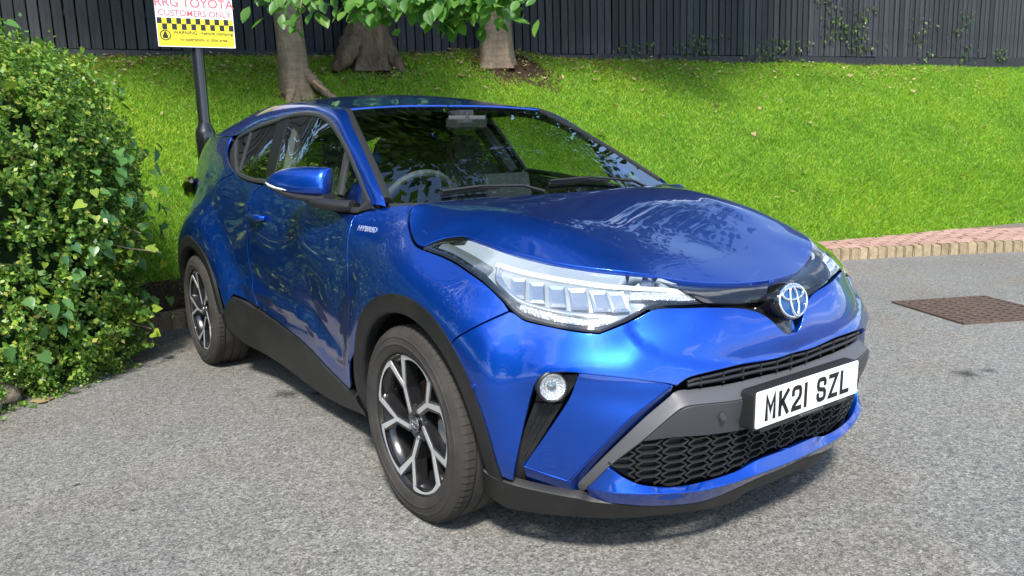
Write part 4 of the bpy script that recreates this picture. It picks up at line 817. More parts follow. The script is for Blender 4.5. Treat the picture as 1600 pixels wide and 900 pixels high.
# ------------------------------------------------------------------ car: trimmed panels on the body surfaces
def smooth_poly(pts, step=.012, closed=True):
    """corner-aware Catmull-Rom resample of [(u, v, off, corner)]"""
    k = len(pts); P = [np.array(p[:3], float) for p in pts]; C = [p[3] if len(p) > 3 else 0 for p in pts]; out = []
    for i in range(k if closed else k - 1):
        j = (i + 1) % k; a, b = P[i], P[j]
        a0 = P[i - 1] if (closed or i > 0) and not C[i] else None; b1 = P[(j + 1) % k] if (closed or j < k - 1) and not C[j] else None
        L = np.hypot(*(b - a)[:2]); m = max(1, int(round(L / step)))
        ta = (b - a) if a0 is None else (b - a0) * (L / (L + np.hypot(*(a - a0)[:2]) + 1e-9))
        tb = (b - a) if b1 is None else (b1 - a) * (L / (L + np.hypot(*(b1 - b)[:2]) + 1e-9))
        for q in range(m):
            t = q / m; h = (2*t**3 - 3*t**2 + 1, t**3 - 2*t**2 + t, -2*t**3 + 3*t**2, t**3 - t**2)
            out.append(h[0] * a + h[1] * ta + h[2] * b + h[3] * tb)
    if not closed: out.append(P[-1])
    return np.array(out)
def area2(p): return 0.5 * np.sum(p[:, 0] * np.roll(p[:, 1], -1) - np.roll(p[:, 0], -1) * p[:, 1])
def inset_poly(p, d, locked=None):
    """move a closed 2-D outline inwards (p counter-clockwise)"""
    e = np.roll(p, -1, 0) - p; n = np.c_[-e[:, 1], e[:, 0]]; n /= np.linalg.norm(n, axis=1)[:, None] + 1e-12
    m = n + np.roll(n, 1, 0); m /= np.linalg.norm(m, axis=1)[:, None] + 1e-12
    c = np.clip((m * n).sum(1), .45, 1); q = p + m * (d / c)[:, None]
    if locked is not None: q[locked, 0] = p[locked, 0]
    return q, m
def inside(poly, q):
    x, y = q[:, 0], q[:, 1]; r = np.zeros(len(q), bool); a = poly; b = np.roll(poly, -1, 0)
    for (x0, y0), (x1, y1) in zip(a, b):
        c = (y0 > y) != (y1 > y)
        if c.any(): r ^= c & (x < (x1 - x0) * (y - y0) / (y1 - y0 + 1e-15) + x0)
    return r
def dist_edge(poly, q):
    a = poly; b = np.roll(poly, -1, 0); d = np.full(len(q), 9.0)
    for p0, p1 in zip(a, b):
        e = p1 - p0; t = np.clip(((q - p0) @ e) / (e @ e + 1e-12), 0, 1); d = np.minimum(d, np.hypot(*((q - p0) - t[:, None] * e).T))
    return d
def normals_at(surf, uv, off, sgn, centre):
    h = 1e-3; a = surf(uv + [h, 0], off(uv + [h, 0])) - surf(uv - [h, 0], off(uv - [h, 0])); b = surf(uv + [0, h], off(uv + [0, h])) - surf(uv - [0, h], off(uv - [0, h]))
    n = np.cross(a, b); n /= np.linalg.norm(n, axis=1)[:, None] + 1e-15
    P = surf(uv, off(uv)); s = np.sign((n * (P - centre)).sum(1)); s = 1.0 if s.sum() >= 0 else -1.0
    return P, n * s, s
CENTRE = np.array([-1.2, 0, .55])
def panel(name, surf, pts, m, parent, sgn=-1, res=.022, thick=.007, gap=.0020, rnd=.0018, half=False, lift=0.0, raw=False, build=True):
    """one body panel: outline in the surface's (u, v), meshed inside, with a rolled edge. sgn -1 is the near (right-hand) side"""
    pts = [tuple(p) if len(p) > 3 else tuple(p) + (0,) for p in pts]
    D = smooth_poly(pts, max(.008, res * .55)); poly = D[:, :2]
    offs = D[:, 2] + lift
    if np.ptp(offs) < 1e-9: off = lambda uv, c=float(offs[0]): np.full(len(uv), c)
    else:
        st = max(1, len(poly) // 70); off = Spline2(poly[::st], offs[::st], 1e-6)
    if area2(poly) < 0: poly = poly[::-1].copy()
    lock = (np.abs(poly[:, 0 if not raw else 1]) < 1e-6) if half else np.zeros(len(poly), bool)
    ax = 0 if not raw else 1
    def ins(p, d):
        q, mm = inset_poly(p, d)
        if half: q[lock, ax] = 0.0
        return q, mm
    e0, _ = ins(poly, gap); b0, mm = ins(poly, gap + rnd); k = len(poly)
    lo, hi = b0.min(0), b0.max(0)
    gx = np.arange(lo[0], hi[0], res); gy = np.arange(lo[1], hi[1], res * .87)
    G = np.array([(x + (res / 2 if j % 2 else 0), y) for j, y in enumerate(gy) for x in gx])
    if len(G):
        G = G[inside(b0, G)]
        if len(G): G = G[dist_edge(b0, G) > res * .55]
    pin = [Vector(p) for p in b0] + [Vector(p) for p in G]
    vs, es, fs, ov, _, _ = delaunay_2d_cdt(pin, [(i, (i + 1) % k) for i in range(k)], [], 0, 1e-7)
    V2 = np.array([tuple(v) for v in vs]); keep = inside(b0, np.array([V2[list(f)].mean(0) for f in fs])); fs = [f for f, q in zip(fs, keep) if q]; P, Nn, s = normals_at(surf, V2, off, sgn, CENTRE)
    idx = {}
    for i, o in enumerate(ov):
        for q in o: idx.setdefault(q, i)
    nv = len(V2)
    E1, n1, _ = normals_at(surf, e0, off, sgn, CENTRE); n1 = n1 if True else n1
    B, nb, _ = normals_at(surf, b0, off, sgn, CENTRE)
    out = E1 - B; out /= np.linalg.norm(out, axis=1)[:, None] + 1e-9; out[lock] = 0
    R1 = E1 - n1 * rnd; R2 = E1 - n1 * thick
    V = np.r_[P, R1, R2]; NN = np.r_[Nn, out * .95 + n1 * .2, out + 1e-6]
    F = [list(f) for f in fs]
    a, b, c = (V[[f[i] for f in F]] for i in range(3)); fn = np.cross(b - a, c - a)
    F = [f if d > 0 else f[::-1] for f, d in zip(F, (fn * Nn[[f[0] for f in F]]).sum(1))]
    ring0 = [idx[i] for i in range(k)]
    for i in range(k):
        j = (i + 1) % k
        if lock[i] and lock[j]: continue
        F.append([ring0[j], ring0[i], nv + i, nv + j]); F.append([nv + j, nv + i, nv + k + i, nv + k + j])
    # consistent flip of the rim
    q = F[-2]; fnr = np.cross(V[q[1]] - V[q[0]], V[q[2]] - V[q[0]])
    if fnr @ NN[q[2]] < 0: F = [f if len(f) == 3 else f[::-1] for f in F]
    if half:
        n = len(V); W = V.copy(); W[:, 1] *= -1; NW = NN.copy(); NW[:, 1] *= -1
        cen = np.abs(V[:, 1]) < 1e-6; NN[cen, 1] = 0; mp = np.where(cen, np.arange(n), n + np.arange(n))
        F = F + [[int(mp[i]) for i in f[::-1]] for f in F]; V = np.r_[V, W]; NN = np.r_[NN, NW]
    elif sgn < 0 and surf in (side, green):
        V = V * [1, -1, 1]; NN = NN * [1, -1, 1]; F = [f[::-1] for f in F]
    elif sgn < 0: V = V * [1, -1, 1]; NN = NN * [1, -1, 1]; F = [f[::-1] for f in F]
    NN = NN / (np.linalg.norm(NN, axis=1)[:, None] + 1e-12)
    if not build: return V, F, NN
    me = mesh(name, V, F, True, NN)
    return link(name, me, parent, m)
def ribbon(name, surf, path, w0, w1, m, parent, sgn=-1, hgt=.006, thick=.02, closed=False, step=.015, lift=0.0, shade=True):
    """a strip along a line on a surface, from w0 left of it to w1 right of it"""
    pts = [tuple(p) if len(p) > 3 else (tuple(p) + (0, 0))[:4] for p in path]
    D = smooth_poly(pts, step, closed); p = D[:, :2]
    t = (np.roll(p, -1, 0) - np.roll(p, 1, 0)) if closed else np.gradient(p, axis=0)
    t /= np.linalg.norm(t, axis=1)[:, None] + 1e-12; nn = np.c_[-t[:, 1], t[:, 0]]
    z = lambda uv: np.full(len(uv), lift)
    rings = []
    for w, h in ((w0, -thick), (w0, hgt * .55), (w0 + (w1 - w0) * .22, hgt), (w0 + (w1 - w0) * .78, hgt), (w1, hgt * .55), (w1, -thick)):
        q = p + nn * w; P, n, _ = normals_at(surf, q, z, sgn, CENTRE); rings.append(P + n * h)
    k = len(p); V = np.concatenate(rings) * ([1, -1, 1] if sgn < 0 else [1, 1, 1]); F = []
    for r in range(5):
        for i in range(k if closed else k - 1):
            j = (i + 1) % k; F.append((r * k + i, r * k + j, (r + 1) * k + j, (r + 1) * k + i))
    if not closed: F += [tuple(r * k for r in range(6)), tuple(r * k + k - 1 for r in range(6))]
    mb = MB(); mb.add(V, F); return mb.build(name, m, parent, True, angle=50)
def on_side(s, z, off=0.0, sgn=-1):
    p = side(np.array([[s, z]]), off)[0]; return Vector((p[0], p[1] * sgn * 1.0, p[2]))
def frame_side(s, z, sgn=-1, off=0.0):
    """matrix on the body side: local x forward along the skin, y up, z out"""
    P, n, _ = normals_at(side, np.array([[s, z]]), lambda q: np.full(len(q), off), sgn, CENTRE); p = P[0]; n = n[0]
    p[1] *= sgn; n[1] *= sgn; n = Vector(n); up = Vector((0, 0, 1)); y = (up - n * n.dot(up)).normalized(); x = y.cross(n)
    return Matrix(((x.x, y.x, n.x, p[0]), (x.y, y.y, n.y, p[1]), (x.z, y.z, n.z, p[2]), (0, 0, 0, 1)))
def sx(x): return S0 + XC - x      # s of a flank station
def arc(xc, zc, r, a0, a1, k=14):
    """points of a wheel-arch circle in (s, z), found on the surface; angles from the front, going up"""
    out = []
    for a in np.linspace(math.radians(a0), math.radians(a1), k):
        X, Z = xc + r * math.cos(a), zc + r * math.sin(a)
        s = sx(X) if X < XC else to_s(X, .86)[0]
        for _ in range(12):
            x = side(np.array([[s, Z]]))[0][0]; s += (x - X) * 1.0
        out.append((float(s), float(Z), 0, 0))
    return out

# bonnet surface: polynomial crown plus a fine correction that meets the wings and lamps
_H = [(-.24, .60, 1.060), (-.21, .35, 1.064), (-.19, 0, 1.062),
      (0.05, 0, 1.028), (.05, .35, 1.036), (.03, .55, 1.032),
      (.30, 0, .972), (.30, .35, .985), (.28, .52, .985),
      (.52, 0, .905), (.50, .28, .922), (.48, .44, .924),
      (.70, 0, .852), (.62, .20, .882)] + [(.669, .402, .8645), (.695, .35, .851), (.718, .30, .841), (.740, .25, .8335), (.760, .20, .828), (.776, .15, .8242), (.787, .10, .8212), (.792, .05, .8187), (.7935, 0, .818)] + [tuple(map(float, side(np.array([[p[0], p[1]]]))[0])) for p in T['hoodside'][:-1]]
def poly_fit(pts, lam, px=3, py=3):
    q = np.array([(p[0], abs(p[1]), p[2]) for p in pts]); B = lambda x, w: np.stack([x ** i * w ** (2 * j) for i in range(px + 1) for j in range(py + 1)], -1)
    inner = q[:, 1] < .999 * np.interp(q[:, 0], [-.25, -.2, 0, .1, .3, .45, .6, .7], [.715, .70, .79, .70, .66, .60, .47, .35])
    wt = np.where(inner, 1.0, .25)
    c = np.linalg.lstsq(B(q[:, 0], q[:, 1]) * wt[:, None], q[:, 2] * wt, rcond=None)[0]
    q2 = np.r_[q, q[q[:, 1] > 1e-6] * [1, -1, 1]]; res = q2[:, 2] - B(q2[:, 0], np.abs(q2[:, 1])) @ c
    lm = np.where(np.r_[inner, inner[q[:, 1] > 1e-6]], 2e-3, lam); f_ = Spline2(q2[:, :2], res, lm)
    def r(uv, off=0.0): return np.c_[uv, f_(uv) + off]
    def surf(uv, off=0.0):
        uv = np.atleast_2d(uv); P = r(uv, off); P[:, 2] += B(uv[:, 0], np.abs(uv[:, 1])) @ c; return P
    return surf
_hood0 = poly_fit(_H, 8e-5)
def hood(uv, off=0.0):
    P = _hood0(uv, off); w = np.abs(P[:, 1]); t = np.clip((P[:, 0] + .25) / .95, 0, 1)
    wl = .55 - .26 * t; fade = sstep(-.26, .05, P[:, 0]) * (1 - sstep(.25, .72, P[:, 0]))
    we_ = np.interp(P[:, 0], [-.2, -.1, 0, .06, .12, .2, .3, .45, .54, .61, .68], [.72, .78, .80, .74, .70, .69, .67, .61, .54, .46, .40])
    P[:, 2] += .005 * fade * sstep(wl - .07, wl + .06, w) * (1 - sstep(.80, 1.0, w / we_))
    return P
car = thing('car', 'metallic blue crossover car with black wheel arches parked on the asphalt, nose toward the right', 'car')

# --- blue skin
def corner(p): return (p[0], p[1], p[2] if len(p) > 2 else 0, 1)
for sg in (-1, 1):
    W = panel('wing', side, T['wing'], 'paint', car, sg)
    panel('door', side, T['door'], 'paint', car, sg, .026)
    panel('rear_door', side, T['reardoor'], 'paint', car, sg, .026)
    rd = T['reardoor']
    qa = arc(-2.64, .333, .452, 58, 178, 12)
    qp = [corner(rd[14])] + qa[1:] + [(sx(-3.10), .27, 0, 1), (sx(-3.36), .30, 0, 1), (sx(-3.40), .6, 0, 0), (sx(-3.405), .85, 0, 0), (sx(-3.39), 1.0, 0, 0), (sx(-3.30), 1.16, 0, 0), (sx(-3.17), 1.30, 0, 0),
          (sx(-3.02), 1.375, 0, 1), (sx(-2.8), 1.372, 0, 0), (sx(-2.6), 1.366, 0, 0), (sx(-2.40), 1.362, 0, 1), (sx(-2.385), 1.31, 0, 0), (sx(-2.28), 1.24, 0, 0), corner(rd[17]), rd[16], rd[15]]
    panel('quarter_panel', side, qp, 'paint', car, sg, .03)
    panel('fang_panel', side, T['fang'], 'paint', car, sg, .02, .03)
    panel('fang_underside', side, T['fang_low'], 'paint', car, sg, .015, .02, .0002)
    panel('fang_return', side, T['fang_side'], 'paint', car, sg, .012, .02, .0002)
    panel('fog_lamp_pod', side, T['pod'], 'cladding', car, sg, .012, .02, .0003)
    ps = panel('pod_strip', side, T['podstrip'], 'cladding', car, sg, .012, .02, .0003)
    A, B = np.array(T['podstrip'][0][:2]), np.array(T['podstrip'][1][:2]); Cc, Dd = np.array(T['podstrip'][3][:2]), np.array(T['podstrip'][5][:2])
    for q in (.28, .5, .72):
        a = A + (B - A) * q; b = np.array(T['podstrip'][3][:2]) * q + np.array(T['podstrip'][6][:2]) * (1 - q); b = a + (b - a) * (1.0 if q > .4 else .9)
        ribbon('rib', side, [a, (a + b) / 2, b], -.0025, .0025, 'cladding', ps, sg, .004, .005, lift=-.03)
panel('bumper', side, T['bumper'], 'paint', car, half=True, res=.016, thick=.03)
panel('bumper_trim', side, T['strip'], 'trim_strip', car, half=True, res=.014, gap=.0003, thick=.02)
panel('bumper_bar', side, T['barface'], 'bar_plastic', car, half=True, res=.02, gap=.0003)
panel('front_lip', side, T['lip'], 'paint', car, half=True, res=.014, gap=.0003, thick=.03)
panel('front_lip_edge', side, T['lip_low'], 'paint', car, half=True, res=.014, gap=.0003, thick=.02)
panel('front_spoiler', side, T['spoiler'], 'cladding', car, half=True, res=.02, gap=.0008, thick=.03)

# --- bonnet, roof, pillars, glass
NOSE3 = [(.669, .402, .8645), (.695, .35, .851), (.718, .30, .841), (.740, .25, .8335), (.760, .20, .828), (.776, .15, .8242), (.787, .10, .8212), (.792, .05, .8187), (.7935, 0, .818)]
NOSE_EDGE = [((x, w), 1 if w in (.402, 0) else 0) for x, w, z in NOSE3]
hs = T['hoodside']
hood_side = [side(np.array([[p[0], p[1]]]))[0] for p in hs]
hp = [(-.19, 0, 0, 1), (-.205, .35, 0, 0), (-.235, .60, 0, 0), (-.225, .700, 0, 1)] + [(p[0] - .0, p[1], 0, 0) for p in hood_side[1:-1]] + [(q[0] , q[1], 0, c) for q, c in NOSE_EDGE]
panel('bonnet', hood, hp, 'paint', car, half=True, raw=True, res=.022, thick=.02)
panel('bonnet_underside', hood, [(a, b, -.030, c) for a, b, _, c in hp], 'shade_black', car, half=True, raw=True, res=.05, gap=.004, thick=.01)
we = [screen(np.array([[p[0], p[1]]]))[0] for p in T['ws']]
rp = [(-1.098, 0, 0, 1), (-1.085, .30, 0, 0), (-1.065, .545, 0, 1), (-1.25, .552, 0, 0), (-1.5, .552, 0, 0), (-1.8, .55, 0, 0), (-2.1, .55, 0, 0), (-2.4, .545, 0, 0), (-2.8, .53, 0, 0), (-3.15, .50, 0, 1), (-3.25, .3, 0, 0), (-3.28, 0, 0, 1)]
panel('roof', roof, rp, 'paint', car, half=True, raw=True, res=.04, thick=.02)
panel('headliner', roof, [(a, b, -.030, c) for a, b, _, c in rp], 'headliner', car, half=True, raw=True, res=.06, gap=-.03)
wp = [(-.20, 0, 0, 1), (-.222, .35, 0, 0), (-.335, .715, 0, 1), (-.439, .703, 0, 0), (-.645, .652, 0, 0), (-.859, .598, 0, 0), (-1.055, .546, 0, 1), (-1.078, .30, 0, 0), (-1.090, 0, 0, 1)]
panel('windscreen_band', screen, [(-1.035, 0, -.008, 1), (-1.025, .30, -.008, 0), (-1.00, .565, -.008, 1), (-1.064, .548, -.008, 1), (-1.088, .30, -.008, 0), (-1.100, 0, -.008, 1)], 'gloss_black', car, half=True, raw=True, res=.06, gap=0, thick=.004)
ws_ = panel('windscreen', screen, wp, 'windscreen_glass', car, half=True, raw=True, res=.04, thick=.004, lift=-.004)
for sg in (-1, 1):
    ribbon('windscreen_seal', screen, [(p[0], p[1] - .012) for p in T['ws']][::-1], -.012, .016, 'black_plastic', car, sg, .004, .02)
    dl = T['dlo']
    # roof rail and A pillar, lofted from the screen and roof edge down to the side-window frame
    A = [np.array((-.345, .746, 1.05))] + list(we[::-1]) + [roof(np.array([[x, w]]))[0] for x, w in ((-1.25, .555), (-1.5, .555), (-1.8, .553), (-2.1, .553), (-2.4, .548), (-2.7, .537), (-3.02, .515))]
    Bq = [(-.430, 1.050)] + [(-.4404, 1.0649), (-.5235, 1.1148), (-.665, 1.200), (-.830, 1.2955), (-.985, 1.366)] + [(-1.18, 1.4265), (-1.45, 1.450), (-1.78, 1.433), (-2.07, 1.4095), (-2.375, 1.366)]
    Bp = [green(np.array([q]), .004)[0] for q in Bq] + [side(np.array([[sx(-2.7), 1.370]]))[0], side(np.array([[sx(-3.02), 1.377]]))[0]]
    def resamp(P, k):
        P = np.array(P); D = smooth_poly([(a, b, c, 0) for a, b, c in P], 9, False); t = np.linspace(0, len(P) - 1, k); i = np.clip(t.astype(int), 0, len(P) - 2); f = (t - i)[:, None]
        pm = P[np.clip(i - 1, 0, len(P) - 1)]; p0 = P[i]; p1 = P[i + 1]; p2 = P[np.clip(i + 2, 0, len(P) - 1)]
        return p0 + .5 * f * ((p1 - pm) + f * (2 * pm - 5 * p0 + 4 * p1 - p2 + f * (3 * (p0 - p1) + p2 - pm)))
    RA, RB = resamp(A, 60), resamp(Bp, 60); rows = []
    for a, b in zip(RA, RB):
        d = b - a; L = np.linalg.norm(d); nrm = np.array([.15 if a[0] > -1.0 else 0, .72, .66]); nrm -= d * (nrm @ d) / (L * L); nrm /= np.linalg.norm(nrm)
        c = (a + b) / 2 + nrm * L * .24
        rows.append([a - nrm * .0 + np.array([0, 0, -.012])] + [(1 - t) ** 2 * a + 2 * t * (1 - t) * c + t * t * b for t in np.linspace(0, 1, 9)] + [b + np.array([0, -.014, 0.0])])
    grid_obj('roof_rail', [[(p[0], p[1] * sg, p[2]) for p in r] for r in rows], 'paint', car)
    rows = [[(p[0], (p[1] - .035) * sg, p[2] - .018) for p in (a, b)] for a, b in zip(RA, RB)]
    grid_obj('pillar_lining', rows, 'interior', car)
    rows = [[(x_, (float(side(np.array([[sx(x_), z_]]))[0][1]) - .03) * sg, z_) for z_ in np.linspace(1.05, zt_, 6)] for x_, zt_ in ((-2.10, 1.17), (-2.25, 1.22), (-2.36, 1.33), (-2.6, 1.37), (-2.9, 1.37), (-3.15, 1.30))]
    grid_obj('pillar_lining', rows, 'interior', car)
    # window frame, glass, dividers
    ribbon('window_frame', green, dl, .000, .020 if False else -.020, 'satin_trim', car, sg, .006, .02, closed=True)
    fg = [p for p in dl]
    bl, br, bb, ba = (np.array(p[:2]) for p in T['bpillar'])
    # outline split at the B pillar
    def inner(p): return (p[0], p[1], -.006, p[3])
    top_f = [inner(p) for p in dl[5:12]]; bot_f = [inner(p) for p in dl[12:16]]
    front = [(br[0], br[1] - .004, -.006, 1)] + top_f + [inner(dl[12])] + [inner(p) for p in dl[13:16]] + [(bb[0], bb[1], -.006, 1)]
    panel('side_window', green, front, 'side_glass', car, sg, .05, .004, .006)
    rear = [inner(p) for p in dl[0:4]] + [(bl[0], bl[1] - .002, -.006, 1), (ba[0], ba[1], -.006, 1)] + [inner(p) for p in dl[18:21]]
    panel('rear_side_window', green, rear, 'privacy_glass', car, sg, .05, .004, .006)
    bp = [(bl[0], bl[1], 0, 1), (br[0], br[1], 0, 1), (bb[0], bb[1], 0, 1), (ba[0], ba[1], 0, 1)]
    panel('pillar_cover', green, bp, 'pillar_black', car, sg, .04, .02, .002, lift=-.001)
    ribbon('window_divider', green, [np.array(T['qdiv'][0][:2]), np.array(T['qdiv'][1][:2])], -.010, .010, 'satin_trim', car, sg, .001, .02)
    ribbon('quarter_light_bar', green, [np.array(T['ql'][0][:2]), np.array(T['ql'][1][:2])], -.013, .013, 'satin_trim', car, sg, .003, .02)
    panel('mirror_triangle', green, T['mtri'], 'black_plastic', car, sg, .04, .02, .001, lift=.005)
    # cladding
    def band(name, xc, a0, a1, r0, r1, par):
        o = arc(xc, .333, r1, a0, a1, 40); i = arc(xc, .333, r0, a0, a1, 40)
        rows = []
        for p, q in zip(o, i):
            P = np.array(p[:2]); Q = np.array(q[:2]); r = []
            for t, h in ((0, -.012), (0, .004), (.10, .0055), (.22, .003), (.8, .002), (.95, -.002), (1.0, -.010), (1.0, -.045)):
                r.append(on_side(*(P + (Q - P) * t), h, sg))
            rows.append(r)
        return grid_obj(name, rows, 'cladding', par)
    band('wheel_arch_cladding', 0.0, -14, 190, .385, .452, car)
    band('wheel_arch_cladding', -2.64, 6, 190, .385, .458, car)
    panel('sill_cladding', side, [(a, b, o + .010, k) for a, b, o, k in T['sill']], 'cladding', car, sg, .03, .03)

# --- nose: gloss strip under the bonnet edge, recess and emblem
def nose_row(t):
    P = np.array(NOSE3); q = t * (len(P) - 1); i = min(int(q), len(P) - 2); a_ = P[i] + (P[i + 1] - P[i]) * (q - i) + np.array([-.006, 0, -.010])
    s_ = .232 * (1 - t); z_ = .762 + .0285 * (1 - t) ** 1.5; b_ = side(np.array([[s_, z_]]), .003)[0]; out = [a_ + np.array([-.03, 0, .0])]
    for k in np.linspace(0, 1, 7): out.append(a_ + (b_ - a_) * k + np.array([.010, 0, .006]) * 4 * k * (1 - k))
    return out + [b_ + np.array([-.004, 0, -.004]), b_ + np.array([-.03, 0, -.006])]
tt = np.linspace(0, 1, 25); rows = [[(p[0], -p[1], p[2]) for p in nose_row(t)] for t in tt] + [[tuple(p) for p in nose_row(t)] for t in tt[::-1][1:]]
grid_obj('nose_strip', rows, 'gloss_black', car)
panel('nose_recess', side, [(.36, .80, -.03, 1), (.2262, .795, -.03, 0), (.1, .78, -.03, 0), (0, .775, -.03, 1), (0, .655, -.012, 1), (.05, .668, -.02, 0), (.12, .73, -.03, 0), (.20, .765, -.03, 0), (.34, .775, -.03, 1)], 'gloss_black', car, half=True, res=.03, gap=-.004)
def emblem(parent, M, r, ring_m, face_m, back_m, wide=1.34):
    Mw = M @ Matrix.Diagonal((wide, 1, 1, 1)); O, Zx = Vector((0, 0, 0)), Vector((0, 0, 1))
    def lat(prof, n=48): mb = MB(); mb.lathe(prof, O, Zx, n); mb.v = [tuple(Mw @ Vector(p)) for p in mb.v]; return mb
    eb = lat([(0, 0), (r * 1.06, 0), (r * 1.13, -.010), (r * 1.13, -.06)]).build('emblem', back_m, parent, True)
    lat([(0, .0045), (r * .6, .004), (r * .97, .0005), (r * .97, -.004)]).build('emblem_face', face_m, eb, True)
    g = MB()
    def ell(a, b, cx, cy, w, h=.007): g.tube([Mw @ Vector((cx + a * math.cos(t), cy + b * math.sin(t), h)) for t in np.linspace(0, 2 * math.pi, 44, endpoint=False)], w, 8, True)
    ell(r * .94, r * .94, 0, 0, r * .085, .003); ell(r * .25, r * .84, 0, -r * .04, r * .085, .0065); ell(r * .72, r * .36, 0, r * .42, r * .085, .0060)
    g.build('emblem_rings', ring_m, eb, True, angle=70)
    return eb
nz = Vector((.97, 0, .22)).normalized(); yx = Vector((0, 1, 0)); yu = nz.cross(yx)
EM = Matrix(((yx.x, yu.x, nz.x, .866), (yx.y, yu.y, nz.y, 0), (yx.z, yu.z, nz.z, .762), (0, 0, 0, 1)))
emblem(car, EM, .0535, 'chrome', 'emblem_blue', 'gloss_black')

# --- lower nose: slot with slats, honeycomb grille, number plate
sl = panel('upper_slot', side, [(a, b, -.05, c) for a, b, o, c in T['slot']], 'shade_black', car, half=True, res=.04, gap=-.004)
tp = [p for p in T['slot'] if p[1] > 0][0:5]; bt = T['slot'][5:]
tb = sorted((p[0], p[1]) for p in tp); lb = sorted((p[0], p[1]) for p in bt)
def zt(s): return float(np.interp(abs(s), *zip(*tb)))
def zb(s): return float(np.interp(abs(s), *zip(*lb)))
m1 = MB()
for q in (.36, .80):
    P = []
    for s in np.linspace(-.285, .285, 41):
        z = zb(s) + (zt(s) - zb(s)) * q; P.append(on_side(s, z, -.017, 1))
    m1.tube(P, .0055, 6, flat=1.0)
m1.build('slat', 'black_plastic', sl, True)
for s in np.linspace(-.26, .26, 11):
    m2 = MB(); a, b = on_side(s, zb(s) + .002, -.020, 1), on_side(s, zt(s) - .002, -.024, 1); m2.box((a + b) / 2, (.02, .0045, (b - a).length)); m2.build('fin', 'black_plastic', sl)
gp_ = [(p[0], p[1]) for p in T['grille']]; gpoly = np.array(gp_ + [(-a, b) for a, b in gp_[::-1]])
gb_ = panel('lower_grille', side, [(a, b, -.040, c) for a, b, o, c in T['grille']], 'black_plastic', car, half=True, res=.04, gap=-.004)
hx = MB(); px_, pz_ = .068, .0265; seen = set()
def hexv(i, j, k):
    cx = i * px_ * .75; cz = .277 + j * pz_ + (pz_ / 2 if i % 2 else 0)
    dx, dz = ((.34, 0), (.16, .5), (-.16, .5), (-.34, 0), (-.16, -.5), (.16, -.5))[k % 6]
    return (round(cx + dx * px_ * 1.12 * .98, 5), round(cz + dz * pz_, 5))
for i in range(-11, 12):
    for j in range(-1, 8):
        for k in range(6):
            a, b = hexv(i, j, k), hexv(i, j, k + 1); key = tuple(sorted((a, b)))
            if key in seen: continue
            seen.add(key); mid = np.array([[(a[0] + b[0]) / 2, (a[1] + b[1]) / 2]])
            if not inside(gpoly, mid)[0]: continue
            p, q = on_side(*a, -.020, 1), on_side(*b, -.020, 1); pb, qb = on_side(*a, -.048, 1), on_side(*b, -.048, 1)
            d = (q - p).normalized(); o = d.cross((p - pb).normalized()) * .0024
            v = [p + o, p - o, q - o, q + o, pb + o * 1.5, pb - o * 1.5, qb - o * 1.5, qb + o * 1.5]
            hx.add(v, [(0, 1, 2, 3), (0, 3, 7, 4), (1, 5, 6, 2), (0, 4, 5, 1), (3, 2, 6, 7)])
tag(hx.build('grille_mesh', 'black_plastic', gb_), kind='stuff')
PX, PZ, PT = .938, .4845, .026
nz = Vector((math.cos(PT), 0, -math.sin(PT))); yu = Vector((math.sin(PT), 0, math.cos(PT))); yx = Vector((0, 1, 0))
PM = Matrix(((yx.x, yu.x, nz.x, PX), (yx.y, yu.y, nz.y, 0), (yx.z, yu.z, nz.z, PZ), (0, 0, 0, 1)))
def rrect(w, h, r, k=5):
    out = []
    for cx, cy, a0 in ((w / 2 - r, h / 2 - r, 0), (-w / 2 + r, h / 2 - r, 90), (-w / 2 + r, -h / 2 + r, 180), (w / 2 - r, -h / 2 + r, 270)):
        out += [(cx + r * math.cos(math.radians(a0 + 90 * i / k)), cy + r * math.sin(math.radians(a0 + 90 * i / k))) for i in range(k + 1)]
    return out
pl = MB().prism(rrect(.536, .118, .012), PM @ Matrix.Translation((0, -.004, 0)), -.05, -.0045).build('plate_plinth', 'black_plastic', car, bevel=.003)
MB().prism(rrect(.46, .020, .004), PM @ Matrix.Translation((.0, -.064, 0)), -.03, -.005).build('plinth_foot', 'black_plastic', pl, bevel=.001)
plate = MB().prism(rrect(.520, .111, .007), PM, -.004, 0).build('number_plate', 'plate_white', car, bevel=.0008)
GL = {'M': ([(0, 0), (0, 1), (.5, .35), (1, 1), (1, 0)],), 'K': ([(0, 0), (0, 1)], [(1, 1), (.08, .42)], [(.30, .60), (1, 0)]),
      '2': ([(0, .74), (0, .86), (.12, .97), (.3, 1), (.7, 1), (.88, .97), (1, .86), (1, .62), (.9, .5), (.1, .14), (0, 0), (1, 0)],), '1': ([(.5, 0), (.5, 1)],),
      'S': ([(1, .76), (1, .88), (.86, .98), (.7, 1), (.3, 1), (.12, .97), (0, .86), (0, .66), (.12, .55), (.88, .45), (1, .34), (1, .14), (.88, .03), (.7, 0), (.3, 0), (.12, .03), (0, .14), (0, .25)],),
      'Z': ([(0, 1), (1, 1), (0, 0), (1, 0)],), 'L': ([(0, 1), (0, 0), (1, 0)],)}
